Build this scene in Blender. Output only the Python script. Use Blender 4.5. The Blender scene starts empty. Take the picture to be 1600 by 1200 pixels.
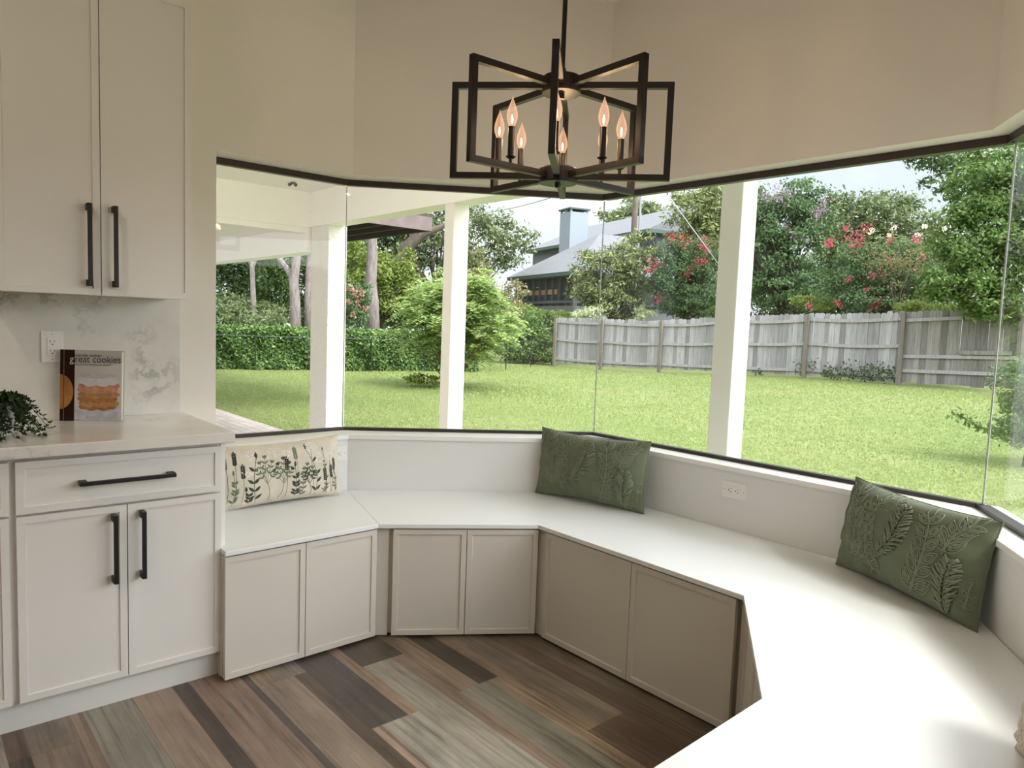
import bpy, math, random
import numpy as np
from mathutils import Vector, Matrix

random.seed(7)
RNG = np.random.default_rng(11)
SC = bpy.context.scene
COL = SC.collection
R = math.radians

# ------------------------------------------------------------------ camera (solved from the room's straight edges)
F, PITCH, ROLL, CAM_Z = 1121.16, R(4.7805), R(2.1200), 1.34906
cp, sp, cr, sr = math.cos(PITCH), math.sin(PITCH), math.cos(ROLL), math.sin(ROLL)
FW = np.array([0, cp, -sp]); _u = np.array([0, sp, cp]); _r = np.array([1.0, 0, 0])
RT = cr * _r + sr * _u; UP = -sr * _r + cr * _u
EYE = np.array([0, 0, CAM_Z])
cam = bpy.data.cameras.new('camera'); camo = bpy.data.objects.new('camera', cam); COL.objects.link(camo)
cam.sensor_fit = 'HORIZONTAL'; cam.sensor_width = 36; cam.lens = F / 1600 * 36; cam.clip_start = .05; cam.clip_end = 500
camo.matrix_world = Matrix([[RT[0], UP[0], -FW[0], 0], [RT[1], UP[1], -FW[1], 0], [RT[2], UP[2], -FW[2], CAM_Z], [0, 0, 0, 1]])
SC.camera = camo

def ray(u, v): return FW + RT * (u - 800) / F + UP * (600 - v) / F
def atz(u, v, z): d = ray(u, v); return EYE + d * (z - CAM_Z) / d[2]
def aty(u, v, y): d = ray(u, v); return EYE + d * y / d[1]
def onpl(u, v, p, n):
    d = ray(u, v); return EYE + d * (np.dot(n, np.array(p) - EYE) / np.dot(n, d))

# ------------------------------------------------------------------ objects
def link(o, parent=None):
    COL.objects.link(o)
    if parent is not None: o.parent = parent
    return o
def tag(o, label=None, cat=None, group=None, kind=None):
    if label: o['label'] = label
    if cat: o['category'] = cat
    if group: o['group'] = group
    if kind: o['kind'] = kind
    return o
def thing(name, label, cat, loc=(0, 0, 0), rz=0, group=None):
    o = bpy.data.objects.new(name, None); link(o); o.location = Vector([float(c) for c in loc]); o.rotation_euler = (0, 0, rz)
    o.empty_display_size = .1
    return tag(o, label, cat, group)

class MB:
    def __init__(s): s.v = []; s.f = []; s.m = []; s.cur = 0
    def add(s, vs, fs):
        b = len(s.v); s.v += [tuple(float(c) for c in p) for p in vs]; s.f += [tuple(b + i for i in f) for f in fs]; s.m += [s.cur] * len(fs); return s
    def box(s, x0, x1, y0, y1, z0, z1):
        return s.add([(x0, y0, z0), (x1, y0, z0), (x1, y1, z0), (x0, y1, z0), (x0, y0, z1), (x1, y0, z1), (x1, y1, z1), (x0, y1, z1)],
                     [(0, 3, 2, 1), (4, 5, 6, 7), (0, 1, 5, 4), (1, 2, 6, 5), (2, 3, 7, 6), (3, 0, 4, 7)])
    def prism(s, poly, z0, z1):
        n = len(poly); a = 0
        for i in range(n):
            x0, y0 = poly[i][:2]; x1, y1 = poly[(i + 1) % n][:2]; a += x0 * y1 - x1 * y0
        if a < 0: poly = poly[::-1]
        z0f = z0 if callable(z0) else (lambda p: z0); z1f = z1 if callable(z1) else (lambda p: z1)
        vs = [(p[0], p[1], z0f(p)) for p in poly] + [(p[0], p[1], z1f(p)) for p in poly]
        return s.add(vs, [tuple(range(n))[::-1], tuple(range(n, 2 * n))] + [(i, (i + 1) % n, n + (i + 1) % n, n + i) for i in range(n)])
    def hexa(s, p):   # 8 corners: bottom 0-3, top 4-7
        return s.add(p, [(0, 3, 2, 1), (4, 5, 6, 7), (0, 1, 5, 4), (1, 2, 6, 5), (2, 3, 7, 6), (3, 0, 4, 7)])
    def bar(s, a, b, w, h, upv=(0, 0, 1)):
        a = Vector(a); b = Vector(b); d = (b - a).normalized(); u = Vector(upv)
        if abs(d.dot(u)) > .98: u = Vector((1, 0, 0))
        r = d.cross(u).normalized() * w / 2; t = r.cross(d).normalized() * h / 2
        return s.hexa([a - r - t, a + r - t, b + r - t, b - r - t, a - r + t, a + r + t, b + r + t, b - r + t])
    def tube(s, pts, rad, n=8, cap=True):
        pts = [Vector([float(c) for c in p]) for p in pts]; m = len(pts)
        rr = rad if hasattr(rad, '__len__') else [rad] * m
        b = len(s.v); prev = None
        for i, p in enumerate(pts):
            d = (pts[min(i + 1, m - 1)] - pts[max(i - 1, 0)]).normalized()
            if prev is None:
                u = Vector((0, 0, 1)) if abs(d.z) < .9 else Vector((1, 0, 0))
                x = d.cross(u).normalized()
            else:
                x = (prev - d * prev.dot(d)).normalized()
            prev = x; y = d.cross(x)
            for k in range(n):
                a = 2 * math.pi * k / n; q = p + (x * math.cos(a) + y * math.sin(a)) * rr[i]; s.v.append(tuple(q))
        fs = []
        for i in range(m - 1):
            for k in range(n):
                k2 = (k + 1) % n; fs.append((b + i * n + k, b + i * n + k2, b + (i + 1) * n + k2, b + (i + 1) * n + k))
        if cap: fs += [tuple(b + k for k in range(n))[::-1], tuple(b + (m - 1) * n + k for k in range(n))]
        s.f += fs; s.m += [s.cur] * len(fs); return s
    def lathe(s, prof, n=24, c=(0, 0, 0)):
        b = len(s.v); m = len(prof)
        for r, z in prof:
            for k in range(n):
                a = 2 * math.pi * k / n; s.v.append((c[0] + r * math.cos(a), c[1] + r * math.sin(a), c[2] + z))
        fs = []
        for i in range(m - 1):
            for k in range(n):
                k2 = (k + 1) % n; fs.append((b + i * n + k, b + i * n + k2, b + (i + 1) * n + k2, b + (i + 1) * n + k))
        fs += [tuple(b + k for k in range(n))[::-1], tuple(b + (m - 1) * n + k for k in range(n))]
        s.f += fs; s.m += [s.cur] * len(fs); return s
    def door(s, x0, x1, z0, z1, yf, t, fr=.022, rec=.006):   # slim framed front, faces -y; yf = front plane
        yb = yf + t; o = [(x0, z0), (x1, z0), (x1, z1), (x0, z1)]; i = [(x0 + fr, z0 + fr), (x1 - fr, z0 + fr), (x1 - fr, z1 - fr), (x0 + fr, z1 - fr)]
        c = .0012
        i2 = [(x0 + fr + c, z0 + fr + c), (x1 - fr - c, z0 + fr + c), (x1 - fr - c, z1 - fr - c), (x0 + fr + c, z1 - fr - c)]
        vs = [(a, yb, b) for a, b in o] + [(a, yf, b) for a, b in o] + [(a, yf, b) for a, b in i] + [(a, yf + rec, b) for a, b in i2]
        fs = [(3, 2, 1, 0)]
        for k in range(4):
            k2 = (k + 1) % 4
            fs += [(k, k2, 4 + k2, 4 + k), (4 + k, 4 + k2, 8 + k2, 8 + k), (8 + k, 8 + k2, 12 + k2, 12 + k)]
        fs += [(12, 13, 14, 15)]
        return s.add(vs, [f for f in fs])
    def build(s, name, mats, parent=None, smooth=False, bevel=0, off=None):
        me = bpy.data.meshes.new(name)
        v = s.v
        if off is not None: v = [(p[0] - off[0], p[1] - off[1], p[2] - off[2]) for p in v]
        me.from_pydata(v, [], s.f)
        if not isinstance(mats, (list, tuple)): mats = [mats]
        for m in mats: me.materials.append(m)
        if len(mats) > 1: me.polygons.foreach_set('material_index', s.m)
        if smooth: me.polygons.foreach_set('use_smooth', [True] * len(me.polygons))
        me.update()
        o = link(bpy.data.objects.new(name, me), parent)
        if bevel:
            b = o.modifiers.new('bevel', 'BEVEL'); b.width = bevel; b.segments = 2; b.limit_method = 'ANGLE'; b.angle_limit = R(40)
        return o
def struct(mb, name, mats, label=None, **k):
    return tag(mb.build(name, mats, **k), label, None, None, 'structure')

def np_mesh(name, V, Q, mats, parent=None, smooth=False, mi=None):
    me = bpy.data.meshes.new(name); V = np.asarray(V, np.float32); Q = np.asarray(Q, np.int32); k = Q.shape[1]
    me.vertices.add(len(V)); me.vertices.foreach_set('co', V.ravel())
    me.loops.add(Q.size); me.loops.foreach_set('vertex_index', Q.ravel())
    me.polygons.add(len(Q)); me.polygons.foreach_set('loop_start', np.arange(len(Q), dtype=np.int32) * k)
    me.polygons.foreach_set('loop_total', np.full(len(Q), k, np.int32))
    if not isinstance(mats, (list, tuple)): mats = [mats]
    for m in mats: me.materials.append(m)
    if mi is not None: me.polygons.foreach_set('material_index', np.asarray(mi, np.int32))
    if smooth: me.polygons.foreach_set('use_smooth', np.ones(len(Q), bool))
    me.update(calc_edges=True); me.validate()
    return link(bpy.data.objects.new(name, me), parent)

# ------------------------------------------------------------------ materials
def lin(c): return tuple(((x / 255) / 12.92 if x / 255 <= .04045 else ((x / 255 + .055) / 1.055) ** 2.4) for x in c)
class NT:
    def __init__(s, name):
        s.m = bpy.data.materials.new(name); s.m.use_nodes = True; s.t = s.m.node_tree; s.t.nodes.clear()
        s.out = s.n('ShaderNodeOutputMaterial')
    def n(s, t, **k):
        q = s.t.nodes.new(t)
        for a, b in k.items(): setattr(q, a, b)
        return q
    def l(s, a, b): s.t.links.new(a, b)
    def surf(s, a): s.l(a, s.out.inputs['Surface']); return s.m
def bsdf(nt, col=None, rough=.5, metal=0, spec=.5):
    b = nt.n('ShaderNodeBsdfPrincipled')
    if col is not None: b.inputs['Base Color'].default_value = (*col, 1)
    b.inputs['Roughness'].default_value = rough; b.inputs['Metallic'].default_value = metal; b.inputs['Specular IOR Level'].default_value = spec
    return b
def ramp(nt, fac, stops):
    r = nt.n('ShaderNodeValToRGB'); e = r.color_ramp.elements
    while len(e) < len(stops): e.new(.5)
    for q, (p, c) in zip(e, stops): q.position = p; q.color = (*c, 1)
    nt.l(fac, r.inputs[0]); return r.outputs[0]
def noise(nt, scale, detail=4, rough=.5, vec=None, dist=0):
    q = nt.n('ShaderNodeTexNoise'); q.inputs['Scale'].default_value = scale; q.inputs['Detail'].default_value = detail
    q.inputs['Roughness'].default_value = rough; q.inputs['Distortion'].default_value = dist
    if vec is not None: nt.l(vec, q.inputs['Vector'])
    return q
def objco(nt, scale=(1, 1, 1), rot=(0, 0, 0)):
    c = nt.n('ShaderNodeTexCoord'); m = nt.n('ShaderNodeMapping'); m.inputs['Scale'].default_value = scale; m.inputs['Rotation'].default_value = rot
    nt.l(c.outputs['Object'], m.inputs[0]); return m.outputs[0]
def bump(nt, h, b, strength=.2, dist=.01):
    q = nt.n('ShaderNodeBump'); q.inputs['Strength'].default_value = strength; q.inputs['Distance'].default_value = dist
    nt.l(h, q.inputs['Height']); nt.l(q.outputs[0], b.inputs['Normal'])
def flat(name, col, rough=.5, metal=0, spec=.5, var=0, vscale=8, bmp=0, bscale=60, bdist=.005):
    nt = NT(name); b = bsdf(nt, col, rough, metal, spec)
    if var:
        nz = noise(nt, vscale, 4, .55, objco(nt))
        nt.l(ramp(nt, nz.outputs[0], [(.3, tuple(c * (1 - var) for c in col)), (.7, tuple(min(1, c * (1 + var)) for c in col))]), b.inputs['Base Color'])
    if bmp:
        nz = noise(nt, bscale, 3, .6, objco(nt)); bump(nt, nz.outputs[0], b, bmp, bdist)
    return nt.surf(b.outputs[0])
def emit(name, col, st):
    nt = NT(name); e = nt.n('ShaderNodeEmission'); e.inputs[0].default_value = (*col, 1); e.inputs[1].default_value = st; return nt.surf(e.outputs[0])
def leafmat(name, c1, c2, trans=.35, c3=None, k=2.0):
    if not name.startswith('p'): c1, c2, c3 = [None if c is None else tuple(q * k for q in c) for c in (c1, c2, c3)]
    nt = NT(name); g = nt.n('ShaderNodeNewGeometry')
    st = [(0, c1), (1, c2)] if c3 is None else [(0, c1), (.75, c2), (1, c3)]
    c = ramp(nt, g.outputs['Random Per Island'], st)
    d = nt.n('ShaderNodeBsdfDiffuse'); t = nt.n('ShaderNodeBsdfTranslucent'); m = nt.n('ShaderNodeMixShader'); m.inputs[0].default_value = trans
    nt.l(c, d.inputs[0]); nt.l(c, t.inputs[0]); nt.l(d.outputs[0], m.inputs[1]); nt.l(t.outputs[0], m.inputs[2])
    gl = nt.n('ShaderNodeBsdfGlossy'); gl.inputs['Roughness'].default_value = .45; m2 = nt.n('ShaderNodeMixShader'); m2.inputs[0].default_value = .02
    nt.l(m.outputs[0], m2.inputs[1]); nt.l(gl.outputs[0], m2.inputs[2])
    return nt.surf(m2.outputs[0])

M = {}
M['wall'] = flat('wall_paint', (.835, .785, .71), .75, bmp=.12, bscale=90, bdist=.004)
M['greige'] = flat('deep_greige_paint', (.20, .18, .155), .75)  # dark tone invented for the unseen rear walls, to cut bounced light
M['white'] = flat('white_trim_paint', (.83, .82, .79), .4)
M['cab'] = flat('cabinet_paint', (.80, .775, .735), .42)
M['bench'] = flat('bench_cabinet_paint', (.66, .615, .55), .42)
M['lowwall'] = flat('white_panel_paint', (.74, .735, .72), .5)
M['seat'] = flat('bench_top_paint', (.85, .855, .86), .33, var=.015, vscale=2)
M['ceil'] = flat('ceiling_paint', (.82, .79, .74), .8)
M['black'] = flat('matte_black_metal', (.006, .006, .006), .45)
M['bronze'] = flat('dark_bronze_metal', (.0075, .0045, .0035), .42, metal=.2)
M['frame'] = flat('dark_window_frame', (.03, .02, .016), .4)
M['dark'] = flat('dark_gap', (.02, .02, .02), .9)
M['plate'] = flat('outlet_plastic', (.82, .80, .77), .3)
M['screw'] = flat('screw_metal', (.35, .34, .32), .4, .6)
M['slot'] = flat('outlet_slot', (.015, .015, .015), .5)

def marble(name, base, vein):
    nt = NT(name); b = bsdf(nt, base, .16)
    v = objco(nt, (1, 1, 1), (.5, .7, .4))
    warp = noise(nt, 1.7, 6, .6, v); mixv = nt.n('ShaderNodeVectorMath', operation='MULTIPLY_ADD')
    nt.l(warp.outputs['Color'], mixv.inputs[0]); mixv.inputs[1].default_value = (1.6, 1.6, 1.6); nt.l(v, mixv.inputs[2])
    n1 = noise(nt, 1.15, 8, .62, mixv.outputs[0])
    a = nt.n('ShaderNodeMath', operation='SUBTRACT'); nt.l(n1.outputs[0], a.inputs[0]); a.inputs[1].default_value = .5
    ab = nt.n('ShaderNodeMath', operation='ABSOLUTE'); nt.l(a.outputs[0], ab.inputs[0])
    n2 = noise(nt, 3.0, 6, .7, v)
    k = nt.n('ShaderNodeMath', operation='MULTIPLY'); k.inputs[1].default_value = .085; nt.l(n2.outputs[0], k.inputs[0])
    dv = nt.n('ShaderNodeMath', operation='DIVIDE'); nt.l(ab.outputs[0], dv.inputs[0]); nt.l(k.outputs[0], dv.inputs[1])
    c1 = ramp(nt, dv.outputs[0], [(0, (1, 1, 1)), (.45, (.22, .22, .22)), (1, (0, 0, 0))])
    n3 = noise(nt, 2.2, 3, .5, v); sel = ramp(nt, n3.outputs[0], [(.46, (0, 0, 0)), (.62, (1, 1, 1))])
    mu = nt.n('ShaderNodeMath', operation='MULTIPLY'); nt.l(c1, mu.inputs[0]); nt.l(sel, mu.inputs[1])
    cl = noise(nt, 5, 5, .6, v); base2 = ramp(nt, cl.outputs[0], [(.35, tuple(c * .9 for c in base)), (.6, base)])
    mx = nt.n('ShaderNodeMix', data_type='RGBA'); nt.l(mu.outputs[0], mx.inputs[0]); nt.l(base2, mx.inputs[6]); mx.inputs[7].default_value = (*vein, 1)
    nt.l(mx.outputs[2], b.inputs['Base Color']); return nt.surf(b.outputs[0])
M['marble'] = marble('veined_white_quartz', (.80, .775, .725), (.27, .27, .25))

def glass():
    nt = NT('window_glass'); lw = nt.n('ShaderNodeLayerWeight'); lw.inputs[0].default_value = .5
    pw = nt.n('ShaderNodeMath', operation='POWER'); nt.l(lw.outputs['Facing'], pw.inputs[0]); pw.inputs[1].default_value = 5
    ma = nt.n('ShaderNodeMath', operation='MULTIPLY_ADD'); nt.l(pw.outputs[0], ma.inputs[0]); ma.inputs[1].default_value = .62; ma.inputs[2].default_value = .013
    t = nt.n('ShaderNodeBsdfTransparent'); t.inputs[0].default_value = (.985, .995, .985, 1); g = nt.n('ShaderNodeBsdfGlossy'); g.inputs['Roughness'].default_value = 0
    m = nt.n('ShaderNodeMixShader'); nt.l(ma.outputs[0], m.inputs[0]); nt.l(t.outputs[0], m.inputs[1]); nt.l(g.outputs[0], m.inputs[2]); return nt.surf(m.outputs[0])
M['glass'] = glass()

# ------------------------------------------------------------------ the room's plan
ANG = [R(40.83), R(6.37), R(-48.73), R(-104.15), R(-138.4)]
DD = [np.array([math.cos(a), math.sin(a), 0]) for a in ANG]          # along each wall, left to right
NN = [np.array([math.sin(a), -math.cos(a), 0]) for a in ANG]         # into the room
W1 = np.array([-.803, 3.52, 0]); W2 = np.array([.430, 3.657, 0]); W3 = np.array([1.533, 2.399, 0])
W4 = W3 + DD[3] * 1.24; W5 = W4 + DD[4] * .74
W0 = W1 - DD[0] * 5.2
Z_SILL, Z_HEAD, Z_CEIL = .773, 2.036, 2.935
def isect(p, d, q, e):
    A = np.array([[d[0], -e[0]], [d[1], -e[1]]]); t = np.linalg.solve(A, (q - p)[:2]); return p + d * t[0]
def offs(k):     # polyline of the five bay walls pushed outwards by k
    if not isinstance(k, list): k = [k] * 5
    P = [W1, W2, W3, W4]; out = [W1 - DD[0] * .6385 - NN[0] * k[0]]
    for i in range(4):
        out.append(isect(P[i] - NN[i] * k[i], DD[i], P[i] - NN[i + 1] * k[i + 1], DD[i + 1]))
    out.append(W5 - NN[4] * k[4]); return out
INN = offs(0); GLS = offs([.163, .165, .125, .100, .100]); OUT = offs([.235, .235, .195, .17, .17])
names = ['left', 'back', 'right', 'far_right', 'near_right']
for i in range(5):
    a, b, c, d = INN[i], INN[i + 1], OUT[i + 1], OUT[i]
    mb = MB()
    mb.cur = 1; mb.prism([a, b, c, d], 0, Z_SILL - .02); mb.cur = 0; mb.prism([a, b, c, d], Z_HEAD, Z_CEIL + .12)
    if i == 0:   # kitchen wall carries on to the left of the opening, full height
        mb.prism([W0, a, d, W0 - NN[0] * .235], 0, Z_CEIL + .12)
    struct(mb, 'wall_' + names[i], [M['wall'], M['lowwall']])
    tr = MB(); k = .012
    A, B = INN[i] + NN[i] * k, INN[i + 1] + NN[i] * k
    if i > 0: A = isect(INN[i] + NN[i - 1] * k, DD[i - 1], INN[i] + NN[i] * k, DD[i])
    if i < 4: B = isect(INN[i + 1] + NN[i] * k, DD[i], INN[i + 1] + NN[i + 1] * k, DD[i + 1])
    tr.prism([A, B, c, d], Z_SILL - .02, Z_SILL)
    struct(tr, 'trim_%d' % (i + 1), M['white'], 'white painted sill board below the window')
# rest of the kitchen behind the camera
RB = W5 + DD[2] * 0 
C5 = W5 + DD[2] * 5.0                                   # the house's back wall runs on to the right
mb = MB(); o5 = W5 - NN[4] * .235
mb.prism([W5, C5, C5 + DD[0] * .2, o5 + DD[0] * 0.0], 0, Z_CEIL + .12); struct(mb, 'wall_return', M['wall'])
K0 = W0 + NN[0] * 8.5
C6 = C5 + DD[4] * 5.0
mb = MB(); mb.prism([W0, W0 - DD[0] * .2, K0 - DD[0] * .2, K0], 0, Z_CEIL + .12); struct(mb, 'wall_rear', M['greige'])
mb = MB(); mb.prism([K0, K0 + NN[0] * .2, C5 + NN[0] * .2, C5], 0, Z_CEIL + .12); struct(mb, 'wall_far_left', M['greige'])
room = [W0, OUT[0], OUT[1], OUT[2], OUT[3], OUT[4], o5, W5, C5, K0]
room = [OUT[0] - DD[0] * 4.6, OUT[1], OUT[2], OUT[3], OUT[4], o5, C5 + DD[0] * .2, C5 + NN[0] * .2, K0 + NN[0] * .2 - DD[0] * .2, W0 - DD[0] * .2 - NN[0] * .235]
inner = [W0, W1, W2, W3, W4, W5, C5, K0]
mb = MB(); mb.prism(inner, Z_CEIL, Z_CEIL + .1); struct(mb, 'ceiling', M['ceil'])

# floor: planks run along the lot's long direction; each plank carries printed strips
LA, MA = DD[2], np.array([-DD[2][1], DD[2][0], 0])
def woodfloor():
    nt = NT('mixed_wood_planks'); b = bsdf(nt, None, .38)
    at = nt.n('ShaderNodeAttribute'); at.attribute_name = 'plank'
    v = objco(nt, (1, 1, 1), (0, 0, -ANG[2])); mp = nt.n('ShaderNodeMapping'); mp.inputs['Scale'].default_value = (1.3, 34, 1); nt.l(v, mp.inputs[0])
    wv = nt.n('ShaderNodeVectorMath', operation='ADD'); sc = nt.n('ShaderNodeVectorMath', operation='SCALE'); sc.inputs['Scale'].default_value = 37
    nt.l(at.outputs['Color'], sc.inputs[0]); nt.l(mp.outputs[0], wv.inputs[0]); nt.l(sc.outputs[0], wv.inputs[1])
    g1 = noise(nt, 1.6, 8, .62, wv.outputs[0], .6)
    c1 = ramp(nt, g1.outputs[0], [(.30, (.50, .48, .46)), (.47, (.98, .98, .98)), (.70, (1.34, 1.31, 1.27))])
    mp2 = nt.n('ShaderNodeMapping'); mp2.inputs['Scale'].default_value = (1.1, 3.0, 1); nt.l(v, mp2.inputs[0])
    g2 = noise(nt, 3.0, 5, .6, mp2.outputs[0], .3); c2 = ramp(nt, g2.outputs[0], [(.3, (.68, .66, .64)), (.62, (1.14, 1.12, 1.1))])
    m1 = nt.n('ShaderNodeMix', data_type='RGBA', blend_type='MULTIPLY'); m1.inputs[0].default_value = 1
    m2 = nt.n('ShaderNodeMix', data_type='RGBA', blend_type='MULTIPLY'); m2.inputs[0].default_value = 1
    nt.l(at.outputs['Color'], m1.inputs[6]); nt.l(c1, m1.inputs[7]); nt.l(m1.outputs[2], m2.inputs[6]); nt.l(c2, m2.inputs[7])
    nt.l(m2.outputs[2], b.inputs['Base Color'])
    rr = nt.n('ShaderNodeMapRange'); rr.inputs[3].default_value = .3; rr.inputs[4].default_value = .5; nt.l(g1.outputs[0], rr.inputs[0]); nt.l(rr.outputs[0], b.inputs['Roughness'])
    bump(nt, g1.outputs[0], b, .08, .002); return nt.surf(b.outputs[0])
M['floor'] = woodfloor()
PITCHW = .187
FIX = {  # row -> list of (end along, [(across0, across1, sRGB)])
 0: [(-2.47, [(0, .3, (120, 92, 74)), (.3, 1, (140, 122, 104))]), (9, [(0, .3, (92, 80, 72)), (.3, 1, (150, 126, 105))])],
 1: [(9, [(0, .12, (165, 138, 112)), (.12, .2, (140, 112, 88)), (.2, 1, (150, 144, 127))])],
 2: [(9, [(0, .7, (160, 132, 109)), (.7, 1, (92, 76, 66))])],
 3: [(9, [(0, .86, (152, 121, 101)), (.86, 1, (96, 83, 80))])],
 4: [(-2.465, [(0, .4, (165, 136, 102)), (.4, 1, (138, 128, 112))]), (9, [(0, .72, (162, 136, 116)), (.72, 1, (108, 87, 70))])],
 5: [(-1.98, [(0, .76, (92, 82, 74)), (.76, 1, (176, 141, 112))]), (9, [(0, .13, (188, 152, 128)), (.13, .2, (150, 118, 95)), (.2, 1, (178, 169, 153))])],
 6: [(-2.375, [(0, 1, (98, 80, 64))]), (9, [(0, .7, (168, 157, 138)), (.7, 1, (158, 128, 102))])],
 7: [(-2.0, [(0, .5, (150, 124, 94)), (.5, 1, (84, 70, 56))]), (9, [(0, .72, (140, 132, 112)), (.72, 1, (164, 133, 102))])],
 8: [(-1.535, [(0, .28, (150, 122, 92)), (.28, 1, (138, 120, 98))]), (9, [(0, 1, (118, 90, 70))])],
 9: [(9, [(0, .45, (116, 94, 74)), (.45, 1, (128, 112, 92))])],
 10: [(9, [(0, 1, (110, 88, 68))])],
}
PAL = [(150, 144, 127), (160, 132, 109), (92, 82, 74), (152, 121, 101), (178, 169, 153), (98, 80, 64), (140, 122, 104)]
V, Q, Cc = [], [], []
rng = random.Random(3)
def plank(a0, a1, c0, c1, col):
    b = len(V)
    for a, c in ((a0, c0), (a1, c0), (a1, c1), (a0, c1)): V.append(LA * a + MA * c)
    Q.append((b, b + 1, b + 2, b + 3)); Cc.append(lin(col))
for k in range(-42, 14):
    c0 = .243 + k * PITCHW; g = .0003
    segs = FIX.get(k)
    if segs is None:
        segs = []; a = -6.5 + rng.random() * 1.2
        while a < 8.6:
            c = rng.choice(PAL); d = rng.choice(PAL); w = rng.choice([.5, .7, .8, 1])
            segs.append((a + 1.2, [(0, w, c), (w, 1, d)] if w < 1 else [(0, 1, c)])); a += 1.2
    prev = -6.5
    for end, strips in segs:
        e = min(end, 8.6)
        for s0, s1, col in strips:
            g_ = sum(col) / 3; col = tuple((q * .68 + g_ * .32) * .90 for q in col); plank(prev + .0002, e - .0002, c0 + s0 * PITCHW + (g if s0 == 0 else 0), c0 + s1 * PITCHW - (g if s1 == 1 else 0), col)
        prev = e
        if e >= 8.6: break
V = np.array(V); V[:, 2] = 0
fo = np_mesh('floor', V, Q, M['floor']); tag(fo, kind='structure')
ca = fo.data.color_attributes.new('plank', 'FLOAT_COLOR', 'CORNER')
ca.data.foreach_set('color', np.repeat(np.c_[np.array(Cc), np.ones(len(Cc))], 4, axis=0).astype(np.float32).ravel())
mb = MB(); mb.prism(room, -.30, -.004); struct(mb, 'floor_slab', M['dark'])

# windows
M['joint'] = flat('silicone_joint', (.42, .43, .42), .3)
for i in range(5):
    a, b = GLS[i], GLS[i + 1]; L = float(np.linalg.norm(b - a))
    w = thing('window_%d' % (i + 1), 'fixed glass panel of the corner window, wall ' + names[i].replace('_', ' '), 'window', a, ANG[i]); w['kind'] = 'structure'; del w['category']
    MB().box(.002, L - .002, -.004, .004, Z_SILL + .004, Z_HEAD - .004).build('pane', M['glass'], w)
    m = MB(); m.box(.0, L, -.028, .028, Z_HEAD - .023, Z_HEAD); m.box(0, L, -.033, -.028, Z_HEAD - .029, Z_HEAD - .004); m.build('top_channel', M['frame'], w)
    m = MB(); m.box(.0, L, -.022, .022, Z_SILL, Z_SILL + .012); m.box(0, L, -.026, -.022, Z_SILL, Z_SILL + .016); m.build('bottom_channel', M['frame'], w)
    if i < 4: MB().box(L - .0025, L + .0025, -.003, .003, Z_SILL + .014, Z_HEAD - .03).build('corner_joint', M['joint'], w)

# ------------------------------------------------------------------ kitchen run on the left wall (local x = along wall, y = -n)
def kroot(name, label, cat, s, n=0, z=0, group=None): return thing(name, label, cat, W1 + DD[0] * s + NN[0] * n + np.array([0, 0, z]), ANG[0], group)
def pull(parent, x, z, length, yf, vertical=True, name='handle'):
    m = MB(); h = length / 2; t = .0065; so = .030
    if vertical:
        m.box(x - t, x + t, yf - so - .010, yf - so + .002, z - h, z + h)
        for q in (z - h, z + h - .022): m.box(x - t - .0015, x + t + .0015, yf - so - .0005, yf, q, q + .022)
    else:
        m.box(x - h, x + h, yf - so - .010, yf - so + .002, z - t, z + t)
        for q in (x - h, x + h - .022): m.box(q, q + .022, yf - so - .0005, yf, z - t - .0015, z + t + .0015)
    o = m.build(name, M['black'], parent, bevel=.001); o['label'] = 'matte black bar pull'; return o
def base_cabinet(s0, s1, label, split, dh):
    W = s1 - s0; t = kroot('base_cabinet', label, 'cabinet', s0, group=None)
    b = MB(); b.box(-.011, W - .001, -.553, -.004, .1, .885); b.build('body', M['cab'], t)
    MB().box(-.0115, W, -.53, -.45, 0, .1).build('toe_kick', M['white'], t)
    yf = -.575
    d = MB().door(.004, W - .002, .708, .872, yf, .02).build('drawer', M['cab'], t)
    pull(d, W * dh, .791, .287, yf, False)
    for q, (x0, x1) in enumerate(split):
        d = MB().door(x0, x1, .105, .7, yf, .02).build('door', M['cab'], t)
        pull(d, (x1 - .04) if q == 0 else (x0 + .042), .561, .23, yf)
    return t
base_cabinet(-1.428, -.806, 'off-white base cabinet with wide drawer and two doors, next to the bench', [(.004, .3105), (.3135, .620)], .503)
base_cabinet(-2.06, -1.438, 'off-white base cabinet cut off by the left edge of the photo', [(.004, .309), (.312, .618)], .5)
t = kroot('end_panel', 'narrow white filler panel between base cabinet and bench', 'panel', -.804)
MB().box(0, .018, -.552, -.002, 0, .885).build('panel_board', M['white'], t)

t = kroot('upper_cabinet', 'tall off-white wall cabinet with two black-handled doors above the cookbook', 'cabinet', -1.442)
W = 1.442 - .844
MB().box(0, W, -.33, -.002, 1.397, 2.462).build('body', M['cab'], t)
for q, (x0, x1) in enumerate([(.002, .2985), (.3015, W - .001)]):
    d = MB().door(x0, x1, 1.396, 2.462, -.352, .02).build('door', M['cab'], t)
    pull(d, (x1 - .038) if q == 0 else (x0 + .038), 1.564, .278, -.352)
m = MB(); m.box(-.01, W, -.30, -.002, 2.462, Z_CEIL - .001); m.build('top_filler', M['wall'], t)

t = kroot('countertop', 'white veined quartz countertop over the base cabinets', 'countertop', -3.2)
MB().box(0, 3.2 - .768, -.603, -.002, .886, .924).build('slab', M['marble'], t, bevel=.004)
t = kroot('backsplash', 'white veined quartz backsplash panel behind the cookbook', 'backsplash', -3.2)
MB().box(0, 3.2 - .789, -.0125, -.001, .9245, 1.396).build('slab', M['marble'], t)

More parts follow.
